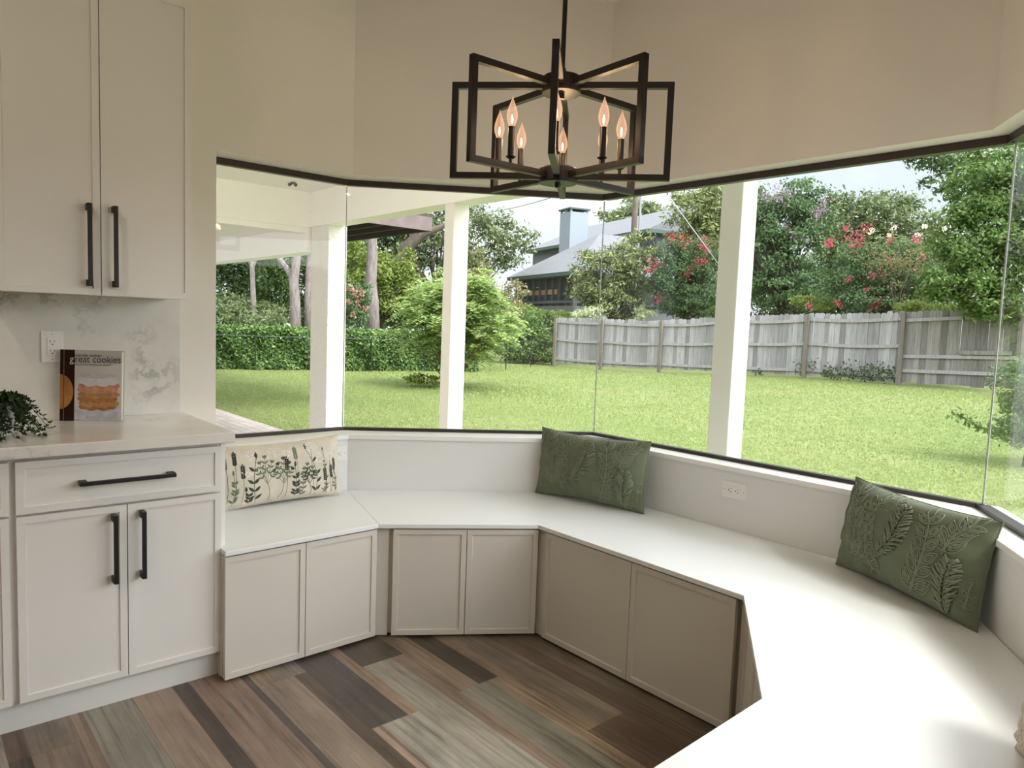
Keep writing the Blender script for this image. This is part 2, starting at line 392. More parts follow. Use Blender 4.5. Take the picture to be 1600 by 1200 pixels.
# outlets
def outlet(name, label, loc, rz, horiz=False, wide=False):
    t = thing(name, label, 'outlet', loc, rz)
    w, h = .072, .117
    P = lambda x, z: (z, x) if horiz else (x, z)
    def bx(m, x0, x1, z0, z1, y0, y1):
        if horiz: m.box(z0, z1, y0, y1, x0, x1)
        else: m.box(x0, x1, y0, y1, z0, z1)
    m = MB(); bx(m, -w / 2, w / 2, -h / 2, h / 2, -.006, 0); m.build('cover_plate', M['plate'], t, bevel=.002)
    m = MB(); bx(m, -.0168, .0168, -.034, .034, -.0085, -.006); m.build('receptacle', M['plate'], t, bevel=.001)
    m = MB()
    for zc in (-.017, .017):
        bx(m, -.0075, -.0055, zc - .001, zc + .007, -.0092, -.0084); bx(m, .0055, .0075, zc, zc + .006, -.0092, -.0084)
        bx(m, -.0022, .0022, zc - .0095, zc - .0055, -.0092, -.0084)
    o = m.build('slots', M['slot'], t); o['label'] = 'dark socket slots'
    for zc in (-.047, .047):
        m = MB(); bx(m, -.002, .002, zc - .002, zc + .002, -.0068, -.0058); m.build('screw', M['screw'], t)
outlet('wall_outlet', 'white outlet on the veined backsplash beside the cookbook', W1 + DD[0] * -1.243 + NN[0] * .0128 + np.array([0, 0, 1.20]), ANG[0])
outlet('wall_outlet', 'white horizontal outlet on the low wall between the two green pillows', W2 + DD[2] * .824 + np.array([0, 0, .672]) + NN[2] * .0005, ANG[2], True)
outlet('wall_outlet', 'white outlet half hidden behind the cream floral pillow', W1 + DD[0] * -.065 + np.array([0, 0, .683]) + NN[0] * .0005, ANG[0], True)

# ------------------------------------------------------------------ bench
S = [np.array(p) for p in ((-1.005, 2.512, 0), (-.533, 2.935, 0), (.135, 3.012, 0), (.779, 2.275, 0), (.613, 1.618, 0), (.20, 1.241, 0))]
Z_TOP, Z_PL = .4963, .478
S0w = W1 + DD[0] * -.785; SEAM_W = W1 + DD[0] * -.001
top1 = [S[0], S[1], W1 + NN[0] * .002, W1 + DD[0] * -.785 + NN[0] * .002]
SAD = []
for i in range(5):
    d = S[i + 1] - S[i]; SAD.append(math.atan2(d[1], d[0]))
g = .0015
t = thing('bench_surface', 'white bench seat board beside the kitchen cabinet, under the floral pillow', 'bench seat', S[0])
e1 = DD[0] * g
MB().prism([S[0] - DD[0] * 0, S[1] - e1, W1 - e1 + NN[0] * .002, W1 + DD[0] * -.785 + NN[0] * .002], Z_PL, Z_TOP).build('board', M['seat'], t, bevel=.002, off=(*S[0][:2], 0))
t = thing('bench_surface', 'long white angled bench seat board carrying both green pillows', 'bench seat', S[2])
W5s = W5 - DD[4] * .02 
S5 = isect(S[4], (S[5] - S[4]) / np.linalg.norm(S[5] - S[4]), W5s, NN[4])
MB().prism([S[1], S[2], S[3], S[4], S5, W5s + NN[4] * .002, W4 + NN[4] * .002, W3 + NN[3] * .002, W2 + NN[2] * .002, W1 + NN[1] * .002], Z_PL, Z_TOP).build('board', M['seat'], t, bevel=.002, off=(*S[2][:2], 0))
# bodies with doors
def bench(i, p0, p1, wallpts, label, doors, ztop=.4765):
    a = SAD[i]; d = np.array([math.cos(a), math.sin(a), 0]); o = np.array([-math.sin(a), math.cos(a), 0])
    t = thing('bench_cabinet', label, 'bench cabinet', S[i], a)
    def loc(P): q = P - S[i]; return (float(q @ d), float(q @ o), 0)
    L = float(np.linalg.norm(S[i + 1] - S[i]))
    poly = [(p0, .034), (p1, .034)] + [loc(w)[:2] for w in wallpts]
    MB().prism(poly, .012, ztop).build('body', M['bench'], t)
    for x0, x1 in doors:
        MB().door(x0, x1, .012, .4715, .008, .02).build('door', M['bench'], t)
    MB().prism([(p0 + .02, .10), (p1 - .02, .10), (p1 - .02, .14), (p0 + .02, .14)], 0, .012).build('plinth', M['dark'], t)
    return t
def sx(i, u, v=None):   # position along the front of bench i of a pixel column at floor level
    a = SAD[i]; d = np.array([math.cos(a), math.sin(a), 0]); o = np.array([-math.sin(a), math.cos(a), 0])
    P = onpl(u, v, S[i] + o * .01, o); return float((P - S[i]) @ d)
L0, L1, L2, L3, L4 = [float(np.linalg.norm(S[i + 1] - S[i])) for i in range(5)]
sp0, sp1, sp2 = sx(0, 476, 1020), sx(1, 725, 990), sx(2, 978, 1060)
bench(0, .003, L0 - .02, [W1 - DD[0] * .03 + NN[0] * .01, W1 + DD[0] * -.785 + NN[0] * .01], 'off-white bench cabinet with two doors below the floral pillow', [(.003, sp0 - .0015), (sp0 + .0015, L0 - .004)])
bench(1, .03, L1 - .03, [W2 + NN[1] * .01 - DD[1] * .04, W1 + NN[1] * .01 + DD[1] * .04], 'off-white bench cabinet with two doors, the middle one facing the room', [(sx(1, 611, 994), sp1 - .0015), (sp1 + .0015, sx(1, 835, 992))])
bench(2, .03, L2 - .03, [W3 + NN[2] * .01 - DD[2] * .04, W2 + NN[2] * .01 + DD[2] * .04], 'shadowed off-white bench cabinet with two doors under the wall outlet', [(sx(2, 846, 998), sp2 - .0015), (sp2 + .0015, L2 - .03)])
bench(3, .03, L3 - .03, [W4 + NN[3] * .01 - DD[3] * .04, W3 + NN[3] * .01 + DD[3] * .04], 'off-white bench cabinet almost hidden below the seat corner at right', [(.055, L3 / 2 - .002), (L3 / 2 + .002, L3 - .05)])
bench(4, .03, L4 - .04, [W5 + NN[4] * .01, W4 + NN[4] * .01 + DD[4] * .04], 'bench cabinet under the near end of the seat', [(.05, L4 - .05)])
# corner fillers between the bench cabinets
for k, lab in ((1, 'narrow filler strip in the left inner corner of the bench'), (2, 'narrow filler strip in the bench corner below the far green pillow'), (3, 'narrow dark filler strip under the right seat corner')):
    a, b = SAD[k - 1], SAD[k]
    oa = np.array([-math.sin(a), math.cos(a), 0]); ob = np.array([-math.sin(b), math.cos(b), 0]); da = np.array([math.cos(a), math.sin(a), 0]); db = np.array([math.cos(b), math.sin(b), 0])
    q = isect(S[k] + oa * .026, da, S[k] + ob * .026, db)
    t = thing('corner_filler', lab, 'filler strip', q)
    qq = isect(S[k] + oa * .0335, da, S[k] + ob * .0335, db)
    e0 = S[k] - da * .025; e1_ = S[k] + db * .052
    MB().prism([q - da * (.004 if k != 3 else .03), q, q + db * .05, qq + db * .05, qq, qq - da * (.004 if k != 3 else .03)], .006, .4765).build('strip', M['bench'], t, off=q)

# ------------------------------------------------------------------ chandelier
def bulbglass():
    nt = NT('lit_clear_bulb'); lw = nt.n('ShaderNodeLayerWeight'); lw.inputs[0].default_value = .5
    e = nt.n('ShaderNodeEmission'); e.inputs[0].default_value = (1, .56, .33, 1); e.inputs[1].default_value = 1.15
    t = nt.n('ShaderNodeBsdfTransparent'); m = nt.n('ShaderNodeMixShader')
    r_ = nt.n('ShaderNodeMapRange'); r_.inputs[3].default_value = .26; r_.inputs[4].default_value = .80; nt.l(lw.outputs['Facing'], r_.inputs[0])
    nt.l(r_.outputs[0], m.inputs[0]); nt.l(t.outputs[0], m.inputs[1]); nt.l(e.outputs[0], m.inputs[2]); return nt.surf(m.outputs[0])
M['bulb'] = bulbglass(); M['filament'] = emit('glowing_filament', (1, .72, .42), 6)
CX, CY, CR, CA, ZT, ZB, CC = .1151, 2.2018, .3294, R(-6.36), 2.0691, 1.7855, .1824
ch = thing('chandelier', 'black open-frame chandelier with eight lit candle bulbs', 'chandelier', (CX, CY, ZB))
def cz(z): return z - ZB
hb = .0092
m = MB(); m.lathe([(.057, cz(2.036)), (.058, cz(2.040)), (.058, cz(2.080)), (.056, cz(2.084))], 40); m.lathe([(.009, cz(2.022)), (.009, cz(2.036))], 16); m.lathe([(.013, cz(2.084)), (.010, cz(2.11))], 16)
m.build('upper_hub', M['bronze'], ch)
m = MB(); m.lathe([(.056, cz(1.774)), (.058, cz(1.778)), (.058, cz(1.815)), (.056, cz(1.819))], 40); m.lathe([(.008, cz(1.762)), (.009, cz(1.774))], 16)
m.build('lower_hub', M['bronze'], ch)
m = MB(); m.lathe([(.0072, cz(2.10)), (.0072, cz(Z_CEIL - .03))], 16); m.build('rod', M['bronze'], ch)
m = MB(); m.lathe([(.062, cz(Z_CEIL - .026)), (.065, cz(Z_CEIL - .001))], 36); m.build('ceiling_canopy', M['bronze'], ch)
for k in range(8):
    a = k * math.pi / 4 + CA; c, s = math.cos(a), math.sin(a); t_ = Vector((-s, c, 0))
    m = MB(); P = lambda r, z: Vector((c * r, s * r, cz(z)))
    m.bar(P(.05, ZT - hb), P(CR, ZT - hb), 2 * hb, 2 * hb); m.bar(P(.05, ZB + hb), P(CR, ZB + hb), 2 * hb, 2 * hb)
    m.bar(P(CR - hb, ZB + .0002), P(CR - hb, ZT - .0002), 2 * hb, 2 * hb - .0003, t_)
    m.build('arm_frame', M['bronze'], ch)
    x, y = c * CC, s * CC
    m = MB(); z0 = cz(ZB) + 2 * hb
    m.lathe([(.0052, z0 - .001), (.0045, cz(1.820))], 12, (x, y, 0)); m.lathe([(.0075, cz(1.817)), (.0142, cz(1.822)), (.0142, cz(1.824)), (.009, cz(1.8245))], 20, (x, y, 0)); m.lathe([(.0096, cz(1.824)), (.0096, cz(1.906))], 18, (x, y, 0))
    cd = m.build('candle_sleeve', M['bronze'], ch)
    prof = [(.0062, 0), (.0105, .008), (.0140, .018), (.0157, .028), (.0150, .038), (.0122, .050), (.0085, .061), (.0045, .071), (.0020, .078), (.0007, .084)]
    m = MB(); m.lathe([(r, z + cz(1.905)) for r, z in prof], 20, (x, y, 0)); b = m.build('bulb', M['bulb'], cd, smooth=True); b['label'] = 'lit clear flame-tip bulb'
    m = MB(); m.lathe([(.0008, cz(1.914)), (.0030, cz(1.920)), (.0034, cz(1.928)), (.0012, cz(1.940))], 8, (x, y, 0)); b = m.build('filament', M['filament'], cd)
    li = bpy.data.lights.new('bulb_light', 'POINT'); li.energy = BULB_W if 'BULB_W' in globals() else 1.6; li.color = (1, .62, .34); li.shadow_soft_size = .012
    lo = link(bpy.data.objects.new('bulb_light', li), cd); lo.location = (x, y, cz(1.928))

# ------------------------------------------------------------------ cushions
class Pillow:
    def __init__(s, W, H, T, seed=0, pw=2.4, wr=.004): s.W, s.H, s.T, s.pw, s.wr = W, H, T, pw, wr; s.r = np.random.default_rng(seed); s.ph = s.r.random((6, 3)) * 6.28
    def pt(s, u, v, side=-1, off=0.0):
        u = np.asarray(u, float); v = np.asarray(v, float)
        uc = np.clip(u, -1, 1); vc = np.clip(v, -1, 1)
        h = s.T * (np.clip((1 - np.abs(uc) ** s.pw) * (1 - np.abs(vc) ** s.pw), 0, 1)) ** .55
        x = uc * s.W / 2 * (1 - .05 * (1 - vc ** 2) * np.abs(uc) ** 3); z = vc * s.H / 2 * (1 - .10 * (1 - uc ** 2) * np.abs(vc) ** 3)
        w = 0
        for k, (a, b, c) in enumerate(s.ph): w = w + np.sin(uc * (3 + 2.1 * k) * math.cos(a) + vc * (3 + 1.6 * k) * math.sin(a) + c) / (k + 1.5)
        edge = np.clip(1 - np.minimum(1 - np.abs(uc), 1 - np.abs(vc)) * 3, 0, 1)
        e2 = np.sin(uc * 23 + s.ph[0, 0]) * edge * (np.abs(vc) > np.abs(uc)) + np.sin(vc * 13 + s.ph[1, 0]) * edge * (np.abs(vc) <= np.abs(uc))
        hh = h + (s.wr * w + s.wr * .9 * e2) * np.clip(h / s.T * 2, 0, 1)
        return np.stack([x, side * (hh + off), z + s.H / 2], -1)
    def mesh(s, name, mat, parent, nu=72, nv=44):
        f = lambda t: np.sign(t) * (1 - (1 - np.abs(t)) ** 1.6)
        u = f(np.linspace(-1, 1, nu)); v = f(np.linspace(-1, 1, nv)); U, Vv = np.meshgrid(u, v)
        A = s.pt(U, Vv, -1).reshape(-1, 3); B = s.pt(U, Vv, 1).reshape(-1, 3); A[:, 1] -= .0006; B[:, 1] += .0006
        q = []
        for j in range(nv - 1):
            for i in range(nu - 1):
                a = j * nu + i; q.append((a, a + 1, a + nu + 1, a + nu)); n = nu * nv; q.append((n + a, n + a + nu, n + a + nu + 1, n + a + 1))
        rim = [i for i in range(nu)] + [j * nu + nu - 1 for j in range(1, nv)] + [(nv - 1) * nu + i for i in range(nu - 2, -1, -1)] + [j * nu for j in range(nv - 2, 0, -1)]
        for k in range(len(rim)):
            a, b = rim[k], rim[(k + 1) % len(rim)]; q.append((a, a + nu * nv, b + nu * nv, b))
        o = np_mesh(name, np.r_[A, B], q, mat, parent, True); s.rim = [tuple((A[i] + B[i]) / 2) for i in rim]
        MB().tube(s.rim + s.rim[:1], .0028, 6, False).build('piping', mat, parent, True); return o
    def on(s, x, z, off=.001): return tuple(s.pt(2 * x / s.W, 2 * z / s.H - 1, -1, off))
def leafcurve(p, ang, L, W, n=9):       # closed leaf outline in the cushion's own plane
    c, s = math.cos(ang), math.sin(ang); o = []
    for k in range(n): t = k / (n - 1); o.append((t * L, W / 2 * math.sin(math.pi * t ** .85)))
    for k in range(n - 2, 0, -1): t = k / (n - 1); o.append((t * L, -W / 2 * math.sin(math.pi * t ** .85)))
    return [(p[0] + a * c - b * s, p[1] + a * s + b * c) for a, b in o]
def place_pillow(name, label, cx, cy, rz, lean, W, H, T, seed, z=.4975, **k):
    t = thing(name, label, 'cushion', (cx, cy, z), 0); t.rotation_mode = 'XYZ'; t.rotation_euler = (-lean, 0, rz)
    return t, Pillow(W, H, T, seed, **k)
def fabric(name, col, sc=260):
    nt = NT(name); b = bsdf(nt, col, .85, 0, .2); b.inputs['Sheen Weight'].default_value = .15
    v = objco(nt); n1 = noise(nt, 14, 4, .6, v); nt.l(ramp(nt, n1.outputs[0], [(.3, tuple(c * .88 for c in col)), (.7, tuple(min(1, c * 1.1) for c in col))]), b.inputs['Base Color'])
    n2 = noise(nt, sc, 2, .6, v); bump(nt, n2.outputs[0], b, .35, .002); return nt.surf(b.outputs[0])
M['green'] = fabric('sage_green_cotton', (.140, .162, .102)); M['greenyarn'] = fabric('sage_green_yarn', (.205, .230, .155), 500)  # cover darkened, yarn lightened: the cords' shadows are put into the colours
M['cream'] = fabric('cream_linen', (.66, .60, .50)); M['knit'] = fabric('beige_knit', (.62, .55, .46))

def green_pillow(label, cx, cy, rz, lean, seed, roll=0):
    t, P = place_pillow('cushion', label, cx, cy, rz, lean, .60, .335, .078, seed, wr=.006); t.rotation_euler.y = roll
    P.mesh('cover', M['green'], t)
    m = MB(); rg = random.Random(seed)
    def cord(pts, r=.0028, closed=False):
        pp = [P.on(x, z, .0024) for x, z in pts]
        if closed: pp = pp + pp[:1]
        m.tube(pp, r, 5, not closed)
    def stem(p0, p1, bend, n=14):
        o = []
        for k in range(n):
            q = k / (n - 1); nx, nz = -(p1[1] - p0[1]), p1[0] - p0[0]; b = bend * math.sin(math.pi * q)
            o.append((p0[0] + (p1[0] - p0[0]) * q + nx * b, p0[1] + (p1[1] - p0[1]) * q + nz * b))
        return o
    def sprig(p0, p1, bend, n, L, W, spread=.75, rings=2, round_=False):
        st = stem(p0, p1, bend); cord(st)
        for k in range(n):
            q = .08 + .9 * k / (n - 1); i = min(int(q * 13), 12); p = st[i]; d = math.atan2(st[i + 1][1] - st[i][1], st[i + 1][0] - st[i][0])
            s = L * (1 - .35 * q)
            for sg in (-1, 1):
                if rg.random() < .04: continue
                for r_ in range(rings):
                    f = 1 - .42 * r_; of = (1 - f) * s * .5
                    a = d + sg * spread; pp = (p[0] + math.cos(a) * (of + .004), p[1] + math.sin(a) * (of + .004))
                    cv = leafcurve(pp, a, s * f, W * f * (1.25 if round_ else 1) * s / L); cord(cv, .0026, True)
                if not round_: cord([(p[0] + math.cos(a) * q2 * s, p[1] + math.sin(a) * q2 * s) for q2 in (.1, .4, .7, .9)], .0016)
        q = st[-1]; d = math.atan2(st[-1][1] - st[-2][1], st[-1][0] - st[-2][0]); cord(leafcurve(q, d, L * .7, W * .7), .0019, True)
    def fluffy(p0, p1, bend, w, n=26):
        st = stem(p0, p1, bend, n); cord(st, .0022)
        for k in range(n - 1):
            d = math.atan2(st[k + 1][1] - st[k][1], st[k + 1][0] - st[k][0]); ww = w * math.sin(math.pi * (.12 + .8 * k / n))
            for sg in (-1, 1):
                a = d + sg * (.75 + rg.random() * .3)
                for rr in (.35, .7, 1.0):
                    pts = []
                    for q in range(4):
                        e = ww * rr * (.35 + .65 * q / 3); pts.append((st[k][0] + math.cos(a) * e + rg.uniform(-.003, .003), st[k][1] + math.sin(a) * e + rg.uniform(-.003, .003)))
                    pp = [P.on(x, z, .0030 + .0040 * (j in (1, 2)) + rg.random() * .0016) for j, (x, z) in enumerate(pts)]
                    m.tube(pp, .0030, 4)
    sprig((-.175, .055), (-.215, .30), -.06, 7, .076, .034)
    sprig((-.055, .035), (-.125, .27), .10, 7, .052, .034, .9, 2, True)
    sprig((-.10, .27), (-.03, .305), .1, 4, .055, .028)
    fluffy((-.06, .10), (.015, .305), -.12, .052)
    sprig((.085, .020), (.105, .285), -.10, 7, .080, .036)
    sprig((.185, .19), (.235, .30), .10, 5, .07, .032)
    fluffy((.215, .015), (.215, .185), .02, .054)
    sprig((-.285, .10), (-.28, .30), .02, 8, .026, .017, .8, 1)
    sprig((.275, .05), (.285, .14), .02, 3, .02, .014, .8, 1)
    o = m.build('tufted_leaves', M['greenyarn'], t, True); o['label'] = 'raised tufted leaf sprigs'
    return t
green_pillow('sage green cushion with raised leaf pattern, leaning in the far bench corner', .385, 3.425, R(-35.5), R(7), 5)
green_pillow('sage green cushion with raised leaf pattern, leaning in the right bench corner', 1.315, 2.335, R(-75), R(10), 9, R(.3))

t, P = place_pillow('cushion', 'cream cushion embroidered with green wildflowers beside the kitchen cabinet', 0, 0, ANG[0], R(9), .60, .285, .068, 21, wr=.006)
cpos = W1 + DD[0] * -.375 + NN[0] * .088; t.location = (cpos[0], cpos[1], .4975); t.rotation_euler.y = R(-1)
P.mesh('cover', M['cream'], t)
EC = {'dark': flat('dark_green_thread', (.045, .062, .040), .8), 'sage': flat('sage_thread', (.15, .19, .12), .8), 'black': flat('blackish_green_thread', (.022, .028, .024), .8), 'white': flat('white_thread', (.80, .78, .74), .8)}
EM = {k: MB() for k in EC}; rg = random.Random(4)
def ecord(c, pts, r=.0013): EM[c].tube([P.on(x, z, .0006) for x, z in pts], r, 5)
def efill(c, p, a, L, W):
    cv = leafcurve(p, a, L, W, 6); cen = P.on(p[0] + math.cos(a) * L / 2, p[1] + math.sin(a) * L / 2, .0026)
    vs = [P.on(x, z, .0008) for x, z in cv] + [cen]; n = len(cv); EM[c].add(vs, [(i, (i + 1) % n, n) for i in range(n)])
def curve(x0, z0, x1, z1, b, n=12):
    return [(x0 + (x1 - x0) * k / (n - 1) + b * math.sin(math.pi * k / (n - 1)), z0 + (z1 - z0) * k / (n - 1)) for k in range(n)]
def flush(c, name, lab):
    if EM[c].v:
        o = EM[c].build(name, EC[c], t); o['label'] = lab; EM[c] = MB()
def e_leafy(x, h, dx, c, b=.01, L=.03, W=.011, n=6):
    st = curve(x, .02, x + dx, h, b); ecord(c, st)
    for k in range(n):
        i = 1 + int(k * 9.5 / n)
        for sg in (-1, 1):
            if rg.random() < .85: efill(c, st[i], math.pi / 2 + sg * (.75 + rg.random() * .2), L * (1 - .05 * k), W)
    efill(c, st[-1], math.pi / 2, L, W)
def e_lavender(x, h, dx, c, cs, b=.006):
    st = curve(x, .02, x + dx, h, b); ecord(cs, st, .0011); e = st[-1]
    for k in range(6):
        for sg in (-1, 1): efill(c, (e[0], e[1] - .04 + k * .009), math.pi / 2 + sg * .7, .016, .008)
    efill(c, (e[0], e[1] + .012), math.pi / 2, .014, .008)
    flush('black', 'embroidered_lavender', 'blackish stitched lavender head')
def e_branch(x, h, dx, c, tips):
    st = curve(x, .02, x + dx, h * .55, .008); ecord(c, st)
    for k in range(5):
        a = math.pi / 2 + (k - 2) * .3; L = h * .45 * (1 - .12 * abs(k - 2)); e = (st[-1 - abs(k - 2)][0] + math.cos(a) * L, st[-1 - abs(k - 2)][1] + math.sin(a) * L)
        s0 = st[-1 - abs(k - 2)]; ecord(c, [(s0[0] + (e[0] - s0[0]) * q, s0[1] + (e[1] - s0[1]) * q) for q in (0, .3, .6, 1)], .0012)
        for q in (.45, .75):
            for sg in (-1, 1): efill(c, (s0[0] + (e[0] - s0[0]) * q, s0[1] + (e[1] - s0[1]) * q), a + sg * .8, .022, .008)
        for sg in (-.6, 0, .6): efill(tips, e, a + sg, .018, .009)
def e_dandelion(x, h, dx, r):
    st = curve(x, .02, x + dx, h, -.006); ecord('sage', st, .0012); e = st[-1]
    for k in range(18):
        a = k * 2 * math.pi / 18; ecord('white', [(e[0] + math.cos(a) * r * q, e[1] + math.sin(a) * r * q) for q in (.12, .5, 1)], .0011)
        efill('white', (e[0] + math.cos(a) * r * .9, e[1] + math.sin(a) * r * .9), a, .008, .006)
    flush('white', 'embroidered_dandelion', 'white stitched dandelion clock')
def e_dots(x, h, n):
    for k in range(n):
        a = rg.random() * 6.28; q = .022 * math.sqrt(rg.random()); efill('white', (x + math.cos(a) * q, h + math.sin(a) * q), rg.random() * 6, .009, .008)
    flush('white', 'embroidered_blossom', 'white stitched blossom dots')
e_leafy(-.235, .15, .01, 'sage', L=.028); e_lavender(-.255, .22, -.005, 'black', 'dark'); e_lavender(-.225, .235, .01, 'black', 'dark'); e_lavender(-.195, .175, .012, 'black', 'sage')
e_leafy(-.135, .215, .012, 'dark', -.01, .038, .014, 4); e_dots(-.145, .235, 16); e_dots(-.165, .15, 12); e_leafy(-.165, .075, -.01, 'dark', L=.026, W=.013, n=3)
e_branch(-.075, .215, -.012, 'sage', 'sage'); e_branch(-.035, .20, .03, 'sage', 'dark'); e_lavender(.0, .19, .01, 'black', 'dark'); e_dots(-.06, .235, 12); e_dots(.015, .225, 20)
e_leafy(.045, .16, .005, 'dark', .004, .03, .012, 6); e_lavender(.06, .235, -.006, 'sage', 'sage'); e_leafy(.075, .10, .01, 'sage', .004, .026, .01, 4)
e_leafy(.145, .235, -.035, 'dark', .025, .034, .013, 4); e_dandelion(.14, .235, -.002, .034); e_branch(.12, .16, -.01, 'dark', 'sage'); e_dots(.175, .19, 14)
e_leafy(.205, .22, -.006, 'sage', .004, .02, .009, 6); e_lavender(.20, .12, .0, 'black', 'dark'); e_lavender(.235, .13, .004, 'black', 'dark'); e_dandelion(.232, .20, .006, .026); e_leafy(.255, .10, .006, 'sage', .002, .022, .009, 4); e_lavender(.262, .16, .0, 'black', 'sage'); e_leafy(.185, .06, .02, 'sage', 0, .022, .008, 3)
for k in ('dark', 'sage'):
    o = EM[k].build('embroidered_pattern', EC[k], t); o['label'] = {'dark': 'dark green stitched stems and leaves', 'sage': 'sage green stitched stems and leaves', 'black': 'blackish stitched lavender heads', 'white': 'white stitched flowers'}[k]

# beige knit cushion cut by the photo's lower right corner
t, P = place_pillow('cushion', 'beige chunky knit cushion cut off by the lower right corner of the photo', 0, 0, R(-104), R(18), .46, .40, .07, 33)
kp = (1.035, 1.225); t.location = (kp[0], kp[1], .4975)
P.mesh('cover', M['knit'], t)
m = MB()
for k in range(19):
    x = -.207 + k * .023
    for sg in (-1, 1):
        m.tube([P.on(x + sg * (.0035 + .003 * math.sin(j * 1.5)), .03 + j * .0085, .004 + .0025 * math.cos(j * 1.5 * sg)) for j in range(41)], .0045, 5)
m.build('knit_ribs', M['knit'], t, True)

# ------------------------------------------------------------------ book
bl, br = atz(93, 657.5, .924), atz(189.5, 658.5, .924); BW = float(np.linalg.norm(br - bl)); ba = math.atan2(br[1] - bl[1], br[0] - bl[0]); BH = .268; BT = .031
bk = thing('cookbook', 'cookbook with a stack of frosted cookies on its cover, standing on the counter', 'book', (bl[0], bl[1], .9245), 0); bk.rotation_euler = (R(-3.5), 0, ba)
cov = flat('book_cover_paper', (.60, .58, .55), .25); pg = flat('book_pages', (.75, .72, .64), .8, var=.05, vscale=300); mar = flat('book_maroon', (.028, .008, .006), .22); org = flat('cookie_orange', (.40, .17, .05), .35, var=.25, vscale=30)
m = MB(); m.box(0, BW, -.0005, .0025, 0, BH); m.box(0, BW, BT - .0025, BT, 0, BH); m.box(-.0005, .002, 0, BT, 0, BH); c_ = m.build('cover', cov, bk, bevel=.0006)
MB().box(.004, BW - .004, .0026, BT - .0026, .003, BH - .004).build('pages', pg, bk)
def sheet(name, poly, mat, lift, label=None, parent=None):
    n = len(poly); o = MB().add([(x, -.0006 - lift, z) for x, z in poly], [tuple(range(n))]).build(name, mat, parent or c_)
    if label: o['label'] = label
    return o
SW = BW * .235
sheet('spine_band', [(0, 0), (SW, 0), (SW, BH), (0, BH)], mar, .0002, 'dark maroon band')
cir = [(.0, BH * .17)] + [(SW * .92 * math.cos(a) * 1.0, BH * .41 + BH * .245 * math.sin(a)) for a in np.linspace(-1.45, 1.45, 24)] + [(.0, BH * .655)]
sheet('round_cookie', cir, org, .0004, 'orange-brown round cookie print')
MB().box(SW * .24, SW * .30, -.0014, -.0009, .001, BH - .001).build('hinge_groove', flat('book_hinge_sheen', (.16, .10, .08), .2), c_)  # lighter strip paints the highlight along the cover's hinge
plat = flat('book_plate_print', (.50, .50, .54), .3, var=.2, vscale=40); frost = flat('cookie_frosting_print', (.62, .59, .60), .3, var=.1, vscale=50); gold = [flat('cookie_golden_print', (.46, .24, .10), .35, var=.3, vscale=45), flat('cookie_brown_print', (.36, .16, .06), .35, var=.3, vscale=45), flat('cookie_pink_print', (.50, .25, .16), .35, var=.3, vscale=45)]
sheet('plate_print', [(SW, 0), (BW, 0), (BW, BH * .2)] + [(SW + (BW - SW) * q, BH * (.2 + .04 * math.sin(q * 3.1))) for q in (.8, .6, .4, .2)] + [(SW, BH * .2)], plat, .0001)
xc, hw = SW + (BW - SW) * .5, (BW - SW) * .46
def scallop(cx, cz, w, h, n, ph=0, amp=.12):
    return [(cx + w * math.cos(a) * (1 + amp * math.cos(n * a + ph)), cz + h * math.sin(a) * (1 + amp * math.cos(n * a + ph))) for a in np.linspace(0, 2 * math.pi, 73)[:-1]]
for k, (zc, w, mt) in enumerate([(.205, .86, 1), (.25, .95, 0), (.315, .93, 1), (.375, .98, 0), (.445, .95, 2), (.50, .98, 2)]):
    cw_, ch_, cx_ = hw * w, BH * .062, xc + (.003 if k % 2 else -.002); us = np.linspace(-1, 1, 41); env = (1 - np.abs(us) ** 4) ** .5
    low = [(cx_ + cw_ * u_, BH * zc - ch_ * e_ * (.62 + .38 * abs(math.sin(1.5 * math.pi * u_ + k * .8)))) for u_, e_ in zip(us, env)]; upp = [(cx_ + cw_ * u_, BH * zc + ch_ * e_ * .8) for u_, e_ in zip(us[::-1], env)][1:-1]
    o = sheet('cookie_print', low + upp, gold[mt], .0003 + k * .0001)
sheet('frosting_print', [(xc + hw * .93 * u_, BH * .575 - BH * .09 * (1 - abs(u_) ** 4) ** .5 * (.7 + .3 * abs(math.sin(1.5 * math.pi * u_ + .5)))) for u_ in np.linspace(-1, 1, 41)] + [(xc + hw * .93 * u_, BH * .575 + BH * .085 * (1 - abs(u_) ** 4) ** .5) for u_ in np.linspace(.98, -.98, 39)], frost, .0012, 'white frosted top cookie')
sheet('frosting_shade_print', scallop(xc, BH * .64, hw * .86, BH * .04, 3, 0, .02), flat('frosting_top_print', (.50, .485, .50), .3, var=.12, vscale=60), .0013)
def text(body, x, z, size, mat, lift=.0016, parent=None, xs=1.0, name='title_lettering', sp=1.0):
    cu = bpy.data.curves.new(name, 'FONT'); cu.body = body; cu.size = size; cu.extrude = .0001; cu.space_character = sp; cu.materials.append(mat)
    tmp = link(bpy.data.objects.new(name + '_curve', cu)); me = bpy.data.meshes.new_from_object(tmp.evaluated_get(bpy.context.evaluated_depsgraph_get())); me.name = name
    bpy.data.objects.remove(tmp); bpy.data.curves.remove(cu)
    o = link(bpy.data.objects.new(name, me), parent or c_); o.location = (x, -.0006 - lift, z); o.rotation_euler = (R(90), 0, 0); o.scale = (xs, 1, 1); return o
ink = flat('book_ink', (.05, .04, .04), .4); wht = flat('book_white_ink', (.75, .74, .72), .4)
text('carole walter', SW + .003, BH * .905, .017, ink, name='author_lettering')
text('g', SW - .0170, BH * .825, .038, wht, xs=.86); text('reat cookies', SW + .0005, BH * .825, .038, ink, xs=.84)
text('secrets to sensational sweets', SW + .003, BH * .785, .0105, flat('book_grey_ink', (.16, .14, .13), .5), name='subtitle_lettering', xs=.98)

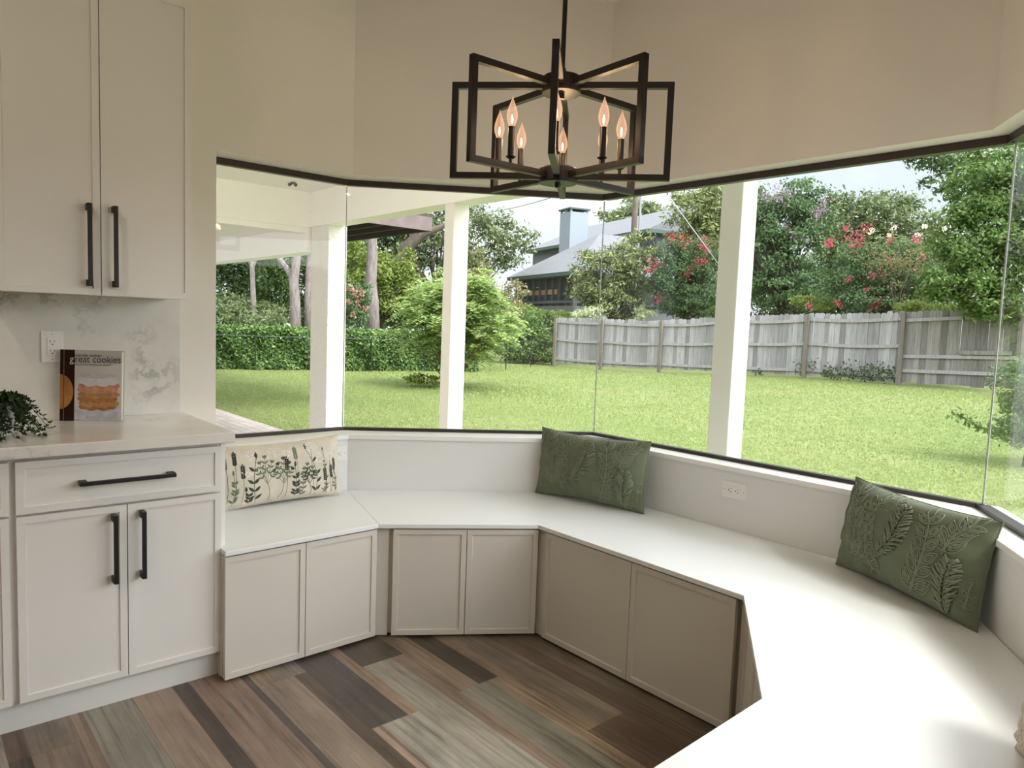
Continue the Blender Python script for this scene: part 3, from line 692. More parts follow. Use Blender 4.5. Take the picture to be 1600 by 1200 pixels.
# ------------------------------------------------------------------ trailing plant in a white pot
pc = W1 + DD[0] * -1.452 + NN[0] * .335
pp = thing('potted_plant', 'trailing dark green plant in a white pot on the counter at the left edge', 'plant', (pc[0], pc[1], .9245))
m = MB(); m.lathe([(.045, 0), (.050, .004), (.058, .095), (.060, .102), (.054, .102), (.052, .09), (.02, .088)], 32); m.build('pot', flat('white_glazed_pot', (.78, .77, .75), .25), pp, True)
MB().lathe([(.001, .083), (.0525, .084), (.0525, .09), (.001, .094)], 24).build('soil', flat('potting_soil', (.03, .02, .014), .9), pp)
def quads(cen, ax, up, L, Wd):       # leaf rhombi: cen n×3, ax along, up sideways
    a = ax * (L / 2)[:, None]; b = up * (Wd / 2)[:, None]
    V = np.stack([cen - a, cen + b, cen + a, cen - b], 1).reshape(-1, 3); Q = np.arange(len(V)).reshape(-1, 4); return V, Q
def unit(v): return v / np.maximum(np.linalg.norm(v, axis=-1, keepdims=True), 1e-9)
rg = np.random.default_rng(5); stems = MB(); cen, ax = [], []
for k in range(130):
    a = rg.uniform(0, 2 * math.pi); reach = rg.uniform(.02, .085); drop = rg.uniform(.02, .13); hi = rg.uniform(.015, .05)
    if k < 34: a = rg.uniform(-1.5, .5) + ANG[0] - .6; reach = rg.uniform(.05, .145); drop = rg.uniform(.07, .15)
    pts = []
    for q in np.linspace(0, 1, 15):
        r_ = .012 + (reach + .03) * q; z = .095 + hi * math.sin(min(1, q * 1.6) * math.pi / 1.6) - max(0, q - .35) ** 1.3 * drop * 1.9
        pts.append((math.cos(a + .5 * q * math.sin(k)) * r_, math.sin(a + .5 * q * math.sin(k)) * r_, max(.006, z)))
    stems.tube(pts, .0009, 4)
    pts = np.array(pts)
    for q in rg.uniform(.12, 1, 34):
        i = min(int(q * 14), 13); p = pts[i] + (pts[i + 1] - pts[i]) * (q * 14 - i); d = rg.normal(size=3); d[2] = abs(d[2]) * .6; d = d / np.linalg.norm(d); cen.append(p + d * .006); ax.append(d)
stems.build('stems', flat('plant_stem', (.035, .055, .02), .6), pp)
cen = np.array(cen); ax = np.array(ax); cen[:, 2] = np.maximum(cen[:, 2], .005); up = unit(np.cross(ax, rg.normal(size=ax.shape)))
V, Q = quads(cen, ax, up, rg.uniform(.011, .018, len(cen)), rg.uniform(.007, .011, len(cen)))
o = np_mesh('foliage', V, Q, leafmat('plant_leaf', (.016, .034, .012), (.040, .072, .024), .2), pp); o['kind'] = 'stuff'

# ------------------------------------------------------------------ outside: ground
D1, D3 = DD[0], DD[2]; OUTN = -NN[2]                    # lot directions: D3 along the back wall, OUTN away from the house
def sstep(x, a, b): t = np.clip((x - a) / (b - a), 0, 1); return t * t * (3 - 2 * t)
def gz(x, y):
    c = x * OUTN[0] + y * OUTN[1]; s = x * D3[0] + y * D3[1]
    far = sstep(c, 10, 19); z = -.15 + .34 * far * sstep(s, -18.5, -7.5)
    z = z + .16 * sstep(c, 11.6, 14.5) * sstep(s, -13, -5) * (1 - sstep(c, 15, 18))
    z = z + .9 * sstep(c, 20.5, 27) * sstep(s, -40, -19)
    return z + .012 * np.sin(x * 1.7 + y * .6) * np.sin(y * 1.3)
def lawnmat():
    nt = NT('lawn_turf'); b = bsdf(nt, None, .9, 0, .1); v = objco(nt)
    n1 = noise(nt, .35, 5, .6, v); n2 = noise(nt, 9, 5, .65, v)
    c1 = ramp(nt, n1.outputs[0], [(.32, (.185, .240, .092)), (.5, (.218, .266, .107)), (.68, (.262, .280, .134))])
    c2 = ramp(nt, n2.outputs[0], [(.3, (.72, .76, .7)), (.6, (1.1, 1.08, 1.05))])
    m = nt.n('ShaderNodeMix', data_type='RGBA', blend_type='MULTIPLY'); m.inputs[0].default_value = 1; nt.l(c1, m.inputs[6]); nt.l(c2, m.inputs[7])
    nt.l(m.outputs[2], b.inputs['Base Color']); n3 = noise(nt, 45, 3, .7, v); bump(nt, n3.outputs[0], b, .9, .05); return nt.surf(b.outputs[0])
xs = np.r_[np.linspace(-70, -16, 28), np.linspace(-15, 22, 112), np.linspace(23, 80, 28)]; ys = np.r_[np.linspace(-6, 2.5, 6), np.linspace(3, 34, 110), np.linspace(35, 110, 36)]
X, Y = np.meshgrid(xs, ys); Vg = np.stack([X, Y, gz(X, Y)], -1).reshape(-1, 3); nx = len(xs)
ii, jj = np.meshgrid(np.arange(nx - 1), np.arange(len(ys) - 1)); a = (jj * nx + ii).ravel(); Qg = np.stack([a, a + 1, a + nx + 1, a + nx], 1)
cc = Vg[Qg].mean(1); cg = cc[:, 0] * OUTN[0] + cc[:, 1] * OUTN[1]
lw = np_mesh('lawn', Vg, Qg[cg > 1.0], lawnmat(), smooth=True); tag(lw, kind='structure')
# grass blades where the lawn is near enough to show them
CE_ = float((atz(338.6, 639, -.12) @ OUTN + atz(447, 674, -.12) @ OUTN) / 2) + .03
def scatter_grass(n, c0, c1, hgt, wid, seed):
    r = np.random.default_rng(seed); x = r.uniform(-8, 14, n * 4); y = r.uniform(4, 27, n * 4)
    c = x * OUTN[0] + y * OUTN[1]; s = x * D3[0] + y * D3[1]; k = (c > c0) & (c < c1) & (x / y > -.46) & (x / y < .80) & ~((c < CE_) & (s < -2.0))
    x, y = x[k][:n], y[k][:n]; n = len(x); z = gz(x, y); a = r.uniform(0, math.pi, n); h = hgt * r.uniform(.5, 1.25, n); w = wid * r.uniform(.7, 1.3, n)
    dx, dy = np.cos(a) * w / 2, np.sin(a) * w / 2; lx, ly = r.normal(0, .45, n) * h, r.normal(0, .45, n) * h
    V = np.stack([np.stack([x - dx, y - dy, z], -1), np.stack([x + dx, y + dy, z], -1), np.stack([x + lx, y + ly, z + h], -1)], 1).reshape(-1, 3)
    return V
Va = scatter_grass(150000, 3.6, 9, .030, .010, 1); Vb = scatter_grass(90000, 9, 18.6, .034, .020, 2); Vgr = np.r_[Va, Vb]
gm = leafmat('grass_blade', (.122, .161, .052), (.154, .187, .068), .35, (.18, .19, .09))
go = np_mesh('grass', Vgr, np.arange(len(Vgr)).reshape(-1, 3), gm); tag(go, 'short bright green lawn grass between house and fence', 'grass', None, 'stuff')

# ------------------------------------------------------------------ outside: covered porch
def pavers():
    nt = NT('brick_pavers'); b = bsdf(nt, None, .8); br_ = nt.n('ShaderNodeTexBrick'); nt.l(objco(nt, (1, 1, 1), (0, 0, -ANG[2])), br_.inputs[0])
    for k, v in (('Scale', 1), ('Mortar Size', .007), ('Brick Width', .23), ('Row Height', .115)): br_.inputs[k].default_value = v
    br_.inputs['Color1'].default_value = (.44, .38, .35, 1); br_.inputs['Color2'].default_value = (.54, .48, .445, 1); br_.inputs['Mortar'].default_value = (.30, .27, .25, 1)
    nt.l(br_.outputs[0], b.inputs['Base Color']); return nt.surf(b.outputs[0])
M['porch'] = flat('porch_white_paint', (.92, .905, .86), .6); M['postp'] = flat('post_white_paint', (.82, .80, .75), .6); M['stucco'] = flat('white_stucco', (.80, .785, .74), .75, bmp=.9, bscale=22, bdist=.02)
PA, PB = atz(338.6, 639, -.12), atz(447, 674, -.12); cE = (PA @ OUTN + PB @ OUTN) / 2
def lot(s, c, z=0): return D3 * s + OUTN * c + np.array([0, 0, z])
mb = MB(); mb.prism([lot(-22, cE), lot(-4.6, cE), lot(-4.6, 2.9), OUT[2] - NN[1] * .02, OUT[1] - NN[0] * .02, OUT[0] - NN[0] * .02 - DD[0] * 4, lot(-22, -4)], -.25, -.115)
struct(mb, 'patio_paving', pavers())
mb = MB(); mb.prism([(2.2, 1.5), (9, 1.5), (9, -7), (1.35, .1), (1.9, .9)], -.25, -.105); struct(mb, 'side_patio', flat('pale_concrete', (.55, .52, .47), .8, var=.06, vscale=3))  # unseen pale slab, added to bounce light up onto the left walls
p1, p2, p3 = np.array([-2.02, 8.10, 0]), np.array([-.565, 6.32, 0]), np.array([1.30, 4.18, 0])
cB = float(p1 @ OUTN)
def post(name, label, u0, u1, u2, v, dist, mat, along, deep):
    # nearest vertical edge (the corner between the two seen faces) stands at u1
    q = EYE + ray(u1, v) * (dist / ray(u1, v)[1]); q[2] = 0
    t = thing(name, label, 'post', (q[0], q[1], -.15), ANG[2])
    MB().box(-along, 0, 0, deep, 0, 2.52).build('post_shaft', mat, t, bevel=.006); return t, q
t, q1 = post('porch_column', 'wide white stuccoed porch column, leftmost seen through the glass', 485, 511.5, 539, 500, 8.02, M['stucco'], .42, .225)
t, q2 = post('porch_post', 'slim white porch post in front of the feathery shrub', 691, 704, 726, 510, 6.25, M['postp'], .135, .165)
t, q3 = post('porch_post', 'tall white porch post left of the lilac-flowered tree', 1115, 1147, 1170, 527, 4.12, M['postp'], .138, .158)
cb = float(q2 @ OUTN); sA = float(q1 @ D3) - .45; sB = float(q3 @ D3) + .55
zb1, zs, zc = 2.365, 2.51, 2.76
mb = MB(); mb.prism([lot(sA, cb - .02), lot(sB, cb - .02), lot(sB, cb + .20), lot(sA, cb + .20)], zb1, zs); mb.prism([lot(sA, cb + .015), lot(sB, cb + .015), lot(sB, cb + .20), lot(sA, cb + .20)], zs, 3.0)
struct(mb, 'porch_beam', M['porch'])
e1 = lot(sA, cb - .02); e0 = e1 - D1 * 7
mb = MB(); o_ = -NN[0] * .16
mb.prism([e1 + D1 * .1, e0, e0 + o_, e1 + o_ + D1 * .1], 2.30, 3.0); mb.prism([e1 - NN[0] * -.03 + D1 * .05, e0 - NN[0] * -.03, e0, e1 + D1 * .05], 2.36, 2.40)
struct(mb, 'porch_beam', M['porch'])
mb = MB(); mb.prism([lot(sA, cb + .02), lot(sB, cb + .02), OUT[3] + OUTN * .0, OUT[2], OUT[1], OUT[1] - D1 * 7.2, e0], zc, zc + .06); struct(mb, 'porch_ceiling', M['porch'])
f1 = lot(sA - 7, cb - .02); f0 = f1 - D1 * 7
mb = MB(); mb.prism([e1 + o_, f1, f0, e0 + o_], 2.38, 2.46); struct(mb, 'porch_ceiling', M['porch'])
mb = MB(); mb.prism([lot(sA, cb - .02), lot(sA - 7, cb - .02), lot(sA - 7, cb + .16), lot(sA, cb + .16)], 2.085, 3.0); mb.prism([lot(sA, cb - .045), lot(sA - 7, cb - .045), lot(sA - 7, cb - .02), lot(sA, cb - .02)], 2.085, 2.14); struct(mb, 'porch_beam', M['porch'])
fl_ = atz(458, 285, zc)
t = thing('flood_light', 'small dark twin security light on the white porch ceiling', 'outdoor light', (fl_[0], fl_[1], zc))
m = MB(); m.lathe([(.025, -.012), (.028, 0)], 20); m.build('base', flat('grey_fitting', (.12, .11, .10), .5), t)
for sg in (-1, 1):
    m = MB(); m.tube([(sg * .008, 0, -.010), (sg * .022, -.012, -.022), (sg * .036, -.028, -.030)], [.006, .014, .019], 14); m.build('lamp_head', flat('grey_lamp_head', (.10, .09, .08), .5), t)
# unseen lanterns added on the outside wall to brighten the porch ceiling
for k, s_ in enumerate((-1.35, -4.2)):
    P = W1 + DD[0] * s_ - NN[0] * .236
    t = thing('wall_lantern', 'black wall lantern on the outside kitchen wall under the porch roof', 'outdoor light', (P[0], P[1], 1.85), ANG[0], 'porch wall lanterns')
    m = MB(); m.box(-.05, .05, 0, .015, -.08, .08); m.bar((0, .01, .03), (0, .12, .06), .02, .02); m.build('bracket', M['black'], t)
    m = MB()
    for sx_ in (-1, 1):
        for sy_ in (-1, 1): m.box(sx_ * .05 - .005, sx_ * .05 + .005, .12 + sy_ * .05 - .005, .12 + sy_ * .05 + .005, -.12, .05)
    m.box(-.06, .06, .06, .18, -.13, -.12); m.box(-.03, .03, .09, .15, .05, .07); m.build('cage', M['black'], t)
    MB().lathe([(.012, -.09), (.022, -.06), (.022, -.03), (.012, 0)], 14, (0, .12, 0)).build('bulb', emit('lantern_bulb', (1, .9, .72), 8), t)
    li = bpy.data.lights.new('lantern_light', 'POINT'); li.energy = 230; li.color = (1, .93, .80); li.shadow_soft_size = .04; lo = link(bpy.data.objects.new('lantern_light', li), t); lo.location = (0, .12, .03)
# brown open-joist roof beyond the porch
wood = flat('brown_stained_wood', (.050, .030, .026), .7, var=.25, vscale=6); wood2 = flat('weathered_fascia_wood', (.135, .10, .10), .7, var=.2, vscale=6)
pcn = aty(675, 361.3, 11.3)
pr = thing('pergola', 'brown open-joist patio roof seen past the porch column', 'pergola', (pcn[0], pcn[1], -.15), ANG[2])
zz = float(pcn[2]) + .15; PD = float(pcn @ OUTN) - cb - .24
MB().box(-.05, 0, -PD, 0, zz, zz + .21).build('side_fascia', wood2, pr)
MB().box(-10, -.05, -.05, 0, zz, zz + .21).build('end_fascia', wood, pr)
for k in range(6): MB().box(-10, -.05, -.40 - k * .37, -.35 - k * .37, zz + .02, zz + .19).build('joist', wood, pr)
MB().box(-10, 0, -PD, 0, zz + .21, zz + .24).build('deck_boards', wood, pr)
for x, y in ((-9.8, -.12), (-9.8, -2.2)): MB().box(x - .05, x + .05, y - .05, y + .05, 0, zz + .02).build('post', wood, pr)

# roof of this house (keeps the sun out of the room; right eaves deepened to dim the bench)
rf = offs([.8, .8, 1.25, 1.5, 1.3]); mb = MB(); mb.prism([W0 - NN[0] * .8, rf[0], rf[1], rf[2], rf[3], rf[4], W5 - NN[4] * .6 + DD[0] * .5, C5 + D1 * .6, C5 + NN[0] * .4, K0 + NN[0] * .4, K0 - D1 * .4, W0 - D1 * .4], Z_CEIL + .125, Z_CEIL + .3)
struct(mb, 'house_roof', flat('roof_shingle_grey', (.12, .12, .12), .9))

# ------------------------------------------------------------------ outside: plants
def leafy(pts, sz, asp, r, up_bias=.5, out=None):
    n = len(pts); nrm = r.normal(size=(n, 3)); nrm[:, 2] += up_bias
    if out is not None: nrm = nrm + out * .9
    nrm = unit(nrm); ax = unit(np.cross(nrm, r.normal(size=(n, 3)))); ax[:, 2] -= .25; ax = unit(ax); up = unit(np.cross(nrm, ax))
    L = sz * r.uniform(.6, 1.3, n); return quads(pts, ax, up, L, L * asp)
def blob(c, rad, n, r, clump=None, shell=.45):
    c = np.asarray(c); rad = np.asarray(rad); k = clump or max(12, n // 70)
    d = unit(r.normal(size=(k, 3))); q = shell + (1 - shell) * r.random((k, 1)) ** .6; cen = d * q
    i = r.integers(0, k, n); sg = .55 / k ** (1 / 3.)
    p = cen[i] + r.normal(size=(n, 3)) * sg * np.array([1, 1, .7]); return c + p * rad, unit(p)
def px_blob(u, v, ru, rv, d, depth=None):
    c = aty(u, v, d); k = d / F; return c, (ru * k, (depth if depth else ru * k), rv * k)
def tree(name, label, cat, blobs, d, leaf, mat, n_per=900, trunk=None, seed=0, asp=.45, flowers=None, group=None, up=.5, branches=True, barkmat=None, shell=.45, dens=1.0, base_d=None):
    """blobs: (u, v, ru, rv[, depth offset]) seen from the window; flowers: (list of (u, v, r), material, leaf size)"""
    r = np.random.default_rng(seed); cs = []
    for b in blobs:
        dd = d + (b[4] if len(b) > 4 else 0); cs.append(px_blob(b[0], b[1], b[2], b[3], dd))
    cx = np.mean([c[0] for c, _ in cs]) if trunk is None else aty(trunk, 500, d)[0]; cy = base_d or d
    if base_d: cx = aty(trunk, 500, base_d)[0]
    base = np.array([cx, cy, float(gz(cx, cy))]); t = thing(name, label, cat, base, 0, group)
    P, O = [], []
    for c, rad in cs:
        area = (rad[0] * rad[2] * math.pi * 2.2); n = int(min(15000, max(250, area / (leaf * leaf * asp * .5) * 1.9 * dens)))
        p, o = blob(c, rad, n, r, None, shell); P.append(p); O.append(o)
    P = np.concatenate(P); O = np.concatenate(O); P[:, 2] = np.maximum(P[:, 2], base[2] + .1)
    V, Q = leafy(P - base, leaf, asp, r, up, O); np_mesh('crown', V, Q, mat, t)
    if branches:
        m = MB(); mean = np.mean([c for c, _ in cs], 0) - base; h = max(.4, mean[2]); rr = .025 + .022 * h
        fork = np.array([mean[0] * .3, mean[1] * .3, h * .45]); m.tube([(0, 0, -.1), tuple(fork * .5 + np.array([.03, .02, 0])), tuple(fork)], [rr * 1.15, rr, rr * .85], 8)
        for c, rad in cs:
            for k in range(3):
                e = c - base + r.normal(size=3) * np.array(rad) * .35; mid = fork + (e - fork) * .5 + r.normal(size=3) * .08 * h; m.tube([tuple(fork), tuple(mid), tuple(e)], [rr * .6, rr * .36, rr * .12], 6)
        m.build('trunk', barkmat or M['bark'], t, True)
    if flowers:
        fp, fm, fs = flowers; FP = []
        for u, v, q in fp:
            c = aty(u, v, d - .8); k = q * d / F; n = int(5 + q * 5); FP.append(c + r.normal(size=(n, 3)) * k * .62 * np.array([1, 1, 1.15]))
        FP = np.concatenate(FP) - base; V, Q = leafy(FP, fs, .8, r, .3); np_mesh('blossoms', V, Q, fm, t)
    return t
def bark(name, a, b):
    nt = NT(name); s = bsdf(nt, None, .9); n1 = noise(nt, 5, 6, .65, objco(nt, (3, 3, .6))); nt.l(ramp(nt, n1.outputs[0], [(.32, a), (.62, b)]), s.inputs['Base Color']); bump(nt, n1.outputs[0], s, .8, .03); return nt.surf(s.outputs[0])
M['bark'] = bark('brown_bark', (.045, .034, .026), (.10, .08, .065)); M['pinebark'] = bark('pale_pink_grey_bark', (.11, .09, .085), (.25, .21, .20))
G_ = dict(dark=leafmat('leaf_dark', (.022, .038, .014), (.055, .085, .028), .3), mid=leafmat('leaf_mid', (.035, .062, .016), (.085, .130, .036), .35), olive=leafmat('leaf_olive', (.045, .062, .028), (.11, .135, .062), .3),
          lime=leafmat('leaf_lime', (.058, .086, .018), (.150, .185, .045), .4), bright=leafmat('leaf_bright', (.040, .070, .018), (.100, .148, .042), .4), glossy=leafmat('leaf_glossy', (.035, .050, .018), (.105, .125, .045), .3, (.24, .25, .10)),
          blue=leafmat('leaf_bluegreen', (.030, .055, .024), (.075, .118, .050), .3), pale=leafmat('leaf_pale', (.16, .19, .09), (.34, .36, .24), .4), feather=leafmat('leaf_feather', (.125, .178, .055), (.205, .262, .105), .45, (.26, .29, .09)), rust=leafmat('leaf_rust', (.050, .075, .026), (.12, .12, .055), .4, (.24, .12, .10)))
FL = dict(red=leafmat('petal_red', (.36, .030, .050), (.50, .075, .11), .4), pink=leafmat('petal_pink', (.45, .10, .12), (.55, .22, .22), .4), hot=leafmat('petal_hot_pink', (.48, .05, .10), (.58, .13, .18), .4), lilac=leafmat('petal_lilac', (.36, .22, .36), (.50, .36, .48), .4), coral=leafmat('petal_coral', (.40, .20, .16), (.50, .30, .24), .4))

# left: woods beyond the hedge
tree('dense_tree', 'dark green tree at the far left behind the hedge', 'tree', [(350, 440, 42, 60), (385, 420, 35, 45), (360, 400, 50, 45), (350, 490, 45, 35)], 26, .17, G_['dark'], seed=1)
tree('dense_tree', 'mid green tree behind the hedge, between the pale trunk and forked trunk', 'tree', [(425, 460, 38, 55), (445, 410, 35, 40), (410, 430, 30, 45)], 28, .17, G_['mid'], seed=2)
tree('dense_tree', 'dark tree behind the forked trunk and the white column', 'tree', [(490, 430, 45, 55), (455, 490, 60, 32), (515, 470, 40, 55), (500, 390, 40, 40)], 31, .19, G_['dark'], seed=3)
tree('woodland_shrub', 'shaded undergrowth shrub low behind the hedge at far left', 'shrub', [(395, 495, 60, 22), (365, 480, 30, 22)], 24, .12, G_['olive'], seed=4)
tree('woodland_tree', 'tall dark tree filling the wood edge behind the column', 'tree', [(560, 380, 60, 55), (545, 430, 45, 60), (610, 400, 50, 55), (600, 470, 60, 45)], 38, .22, G_['dark'], seed=41)
def trunk_tree(label, pts, d, w, branches=(), crown=None, seed=0, name='bare_trunk_tree'):
    b = aty(pts[0][0], pts[0][1], d); b[2] = float(gz(b[0], b[1])); t = thing(name, label, 'tree', b)
    P = [aty(u, v, d) - b for u, v in pts]; P[0] = np.array([0, 0, -.1]); n = len(P); k = d / F / 2
    m = MB(); m.tube([tuple(p) for p in P], [w * k * (1.15 - .45 * i / (n - 1)) for i in range(n)], 12)
    m.build('trunk', M['pinebark'], t, True)
    for br_, bw in branches:
        B = [aty(u, v, d + .3 * j) - b for j, (u, v) in enumerate(br_)]; m = MB(); m.tube([tuple(p) for p in B], [bw * k * (1 - .4 * i / (len(B) - 1)) for i in range(len(B))], 9); m.build('branch', M['pinebark'], t, True)
    if crown:
        r = np.random.default_rng(seed); PP = []
        for u, v, ru, rv in crown:
            c, rad = px_blob(u, v, ru, rv, d + 1); p, _ = blob(c, rad, 2600, r); PP.append(p)
        V, Q = leafy(np.concatenate(PP) - b, .2, .4, r); np_mesh('crown', V, Q, G_['mid'], t)
    return t
trunk_tree('forked pale trunk rising behind the hedge, left of the white column', [(465, 520), (461, 470), (459, 438), (464, 400), (466, 330), (468, 240)], 23, 15, [([(459, 440), (447, 418), (432, 398), (415, 375), (395, 330)], 10)], [(450, 230, 90, 60)], 5)
trunk_tree('straight pale trunk touching the left edge of the white column', [(482, 520), (481, 460), (484, 400), (486, 330), (486, 240)], 25, 10, (), [(500, 210, 70, 50)], 6)
trunk_tree('whitish thin trunk behind the hedge at far left', [(397, 520), (396, 470), (394, 420), (398, 380), (400, 300)], 24, 8, [([(394, 425), (388, 400), (385, 380)], 4), ([(395, 420), (404, 395), (408, 370)], 4)], [(390, 270, 60, 45)], 7)
trunk_tree('thick pinkish-grey trunk behind the pink-flowered shrub', [(586, 520), (582, 470), (579, 440), (582, 400), (581, 370), (578, 300), (576, 220)], 25, 18, (), [(585, 200, 110, 60)], 8)
tree('yellow_green_shrub', 'yellow-green bushy tree behind the thick trunk', 'tree', [(555, 415, 40, 45), (605, 440, 40, 45), (630, 470, 40, 35), (575, 440, 45, 45), (640, 430, 28, 35)], 29, .16, G_['lime'], seed=9, up=.9)
tree('flowering_shrub', 'pink-flowered shrub between the column and the thick trunk', 'shrub', [(553, 478, 26, 34), (560, 460, 20, 20)], 23.5, .11, G_['blue'], seed=10, flowers=([(548, 452, 6), (556, 456, 5), (565, 460, 5), (544, 470, 4), (560, 474, 4), (552, 490, 4), (570, 482, 4)], FL['coral'], .08))
tb = tree('spreading_tree', 'large open-crowned tree behind the slim porch post, sky showing through', 'tree', [(650, 395, 38, 40), (690, 360, 45, 40), (740, 375, 38, 45), (775, 360, 40, 32), (805, 378, 30, 22), (640, 350, 40, 30), (770, 405, 40, 24), (725, 420, 40, 35), (690, 330, 60, 30)], 37, .24, G_['olive'], trunk=668, seed=11, dens=.62, shell=.3)
m = MB(); b0 = np.array(tb.location); pts = [aty(u, v, 34) - b0 for u, v in ((596, 430), (625, 408), (640, 385), (662, 366), (700, 350))]; m.tube([tuple(p) for p in pts], [.36, .3, .26, .2, .1], 9); m.build('limb', M['bark'], tb, True)
m = MB(); pts = [aty(u, v, 34) - b0 for u, v in ((625, 408), (632, 385), (650, 368), (655, 345))]; m.tube([tuple(p) for p in pts], [.26, .22, .16, .1], 9); m.build('limb', M['bark'], tb, True)

# clipped hedge and the wire fence in front of it
h0, h1 = atz(300, 577, -.15), atz(628, 580, -.15); h1 = h1 + (h1 - h0) * .42; hd = unit(h1 - h0); hl = float(np.linalg.norm(h1 - h0)); ha = math.atan2(hd[1], hd[0])
hg = thing('hedge', 'long clipped green hedge at the back of the lawn on the left', 'hedge', (h0[0], h0[1], -.15), ha)
r = np.random.default_rng(12); n = 46000; HH, HD = 1.13, .9
x = r.uniform(0, hl, n); face = r.random(n); top = face < .33
y = np.where(top, r.uniform(0, HD, n), r.normal(0, .05, n)); z = np.where(top, HH + r.normal(0, .025, n), r.uniform(.03, HH, n) * 1.0)
y = y + .07 * np.sin(x * 2.3) * np.sin(z * 4 + x) + .05 * np.sin(x * 7.1 + z * 5); P = np.stack([x, y, z], -1); out = np.where(top[:, None], [[0, 0, 1.]], [[0, -1., .3]])
V, Q = leafy(P, .10, .5, r, .3, out * 1.2); o = np_mesh('foliage', V, Q, leafmat('leaf_hedge', (.022, .045, .014), (.075, .125, .034), .3, (.13, .19, .05)), hg)
MB().box(.05, hl - .05, .08, HD - .05, 0, HH - .08).build('branches', flat('hedge_twigs', (.018, .024, .010), .95, var=.4, vscale=9), hg)
wf = thing('wire_fence', 'low dark wire fence with a top rail along the hedge', 'fence', (h0[0], h0[1], -.15), ha)
wm = flat('fence_wire_metal', (.018, .022, .022), .6, .2); gal = flat('galvanised_rail', (.035, .045, .055), .5, .3)
h2 = atz(862, 569.5, -.14); wl = float((h2 - h0) @ hd); wy = float((h2 - h0) @ np.array([-hd[1], hd[0], 0]))
f = lambda x_: -.22 + (wy + .22) * max(0, (x_ - hl) / (wl - hl)) if x_ > hl else -.22
pts = [(q, f(q), .92) for q in np.linspace(0, wl, 20)]; MB().tube(pts, .011, 6).build('top_rail', gal, wf)
for q in np.linspace(0, wl, 9): MB().tube([(q, f(q), -.05), (q, f(q), .97)], .018, 8).build('post', wm, wf)
m = MB(); st = .30
for k in range(int(wl / st)):
    x0 = k * st; m.tube([(x0, f(x0), .04), (x0 + .44, f(x0 + .44), .90)], .0022, 3, False); m.tube([(x0 + .44, f(x0 + .44), .04), (x0, f(x0), .90)], .0022, 3, False)
m.build('wire_mesh', wm, wf)

# feathery light-green shrub on the lawn
sb = atz(702, 607, -.15); sb = np.array([sb[0], sb[1], float(gz(sb[0], sb[1]))])
fs = thing('feathery_shrub', 'big feathery light-green shrub standing alone on the lawn', 'shrub', sb)
r = np.random.default_rng(14); kd = sb[1] / F; m = MB(); CEN, AX, UPV = [], [], []
def frond(p, d, L):
    d = unit(d); n = 15; side = unit(np.cross(d, [0, 0, 1.])); pts = [p + d * L * q + np.array([0, 0, -.42 * L * q * q]) for q in np.linspace(0, 1, n)]
    m2.tube([tuple(a) for a in pts[::4]] + [tuple(pts[-1])], .004, 3, False)
    for i in range(2, n):
        w = .13 * math.sin(math.pi * (i / n) ** .8 * .9) * (L / .5) ** .5
        for sg in (-1, 1):
            dirv = unit(side * sg + d * .35 + np.array([0, 0, r.normal() * .25])); CEN.append(pts[i] + dirv * w / 2); AX.append(dirv * w); UPV.append(unit(np.cross(dirv, np.cross(dirv, [0, 0, 1.])) * -1 if i < 0 else np.cross(np.array([0, 0, 1.]) + r.normal(size=3) * .3, dirv)))
m2 = MB()
for k in range(58):
    a = r.uniform(0, 2 * math.pi); e = r.uniform(.15, 1.0); tx = 112 * kd * math.cos(a) * e + 12 * kd; ty = 95 * kd * math.sin(a) * e; th = (188 - 110 * e ** 2.2 + r.uniform(-18, 10)) * kd
    pts = []
    for q in np.linspace(0, 1, 9): pts.append(np.array([tx * q ** 1.15, ty * q ** 1.15, th * (1.25 * q - .25 * q ** 2.4)]))
    m.tube([tuple(p) for p in pts], [.018 * (1 - .7 * q) for q in np.linspace(0, 1, 9)], 5)
    for j in range(20):
        q = .34 + .66 * r.random() ** .7; i = min(int(q * 8), 7); p = pts[i] + (pts[i + 1] - pts[i]) * (q * 8 - i); ang = r.uniform(0, 2 * math.pi)
        frond(p, np.array([math.cos(ang) + .5 * math.cos(a), math.sin(ang) + .5 * math.sin(a), r.uniform(.05, .55)]), r.uniform(.38, .62))
m.build('stems', flat('shrub_stem', (.10, .085, .035), .8), fs); m2.build('frond_ribs', flat('frond_rib', (.09, .15, .04), .7), fs)
CEN, AX, UPV = np.array(CEN), np.array(AX), np.array(UPV); L = np.linalg.norm(AX, axis=1); V, Q = quads(CEN, unit(AX), UPV, L * 1.05, np.full(len(L), .036)); np_mesh('fronds', V, Q, G_['feather'], fs)
P = np.concatenate([aty(u, v, sb[1] - .5) + r.normal(size=(14, 3)) * .05 for u, v in ((777, 499), (690, 560), (770, 530), (755, 552), (740, 545))]) - sb
V, Q = leafy(P, .05, .7, r); o = np_mesh('blossoms', V, Q, leafmat('petal_yellow', (.42, .30, .02), (.55, .42, .05), .4), fs)
tree('ground_plant', 'small leafy plant at the foot of the feathery shrub', 'plant', [(665, 598, 26, 12), (650, 590, 14, 10)], 16.2, .09, G_['lime'], seed=15, branches=False)
tree('reddish_shrub', 'reddish-tipped shrub behind the slim porch post', 'shrub', [(745, 420, 22, 28), (735, 450, 30, 30), (805, 455, 22, 18), (790, 480, 30, 30)], 22, .11, G_['rust'], seed=16, dens=.6, trunk=712)
tree('vine_covered_shrub', 'green vine-covered shrub beyond the wire fence', 'shrub', [(845, 545, 34, 26), (815, 550, 34, 24), (845, 520, 30, 34), (815, 530, 30, 30), (860, 505, 20, 18), (835, 495, 30, 14)], 27.5, .13, G_['mid'], seed=17)
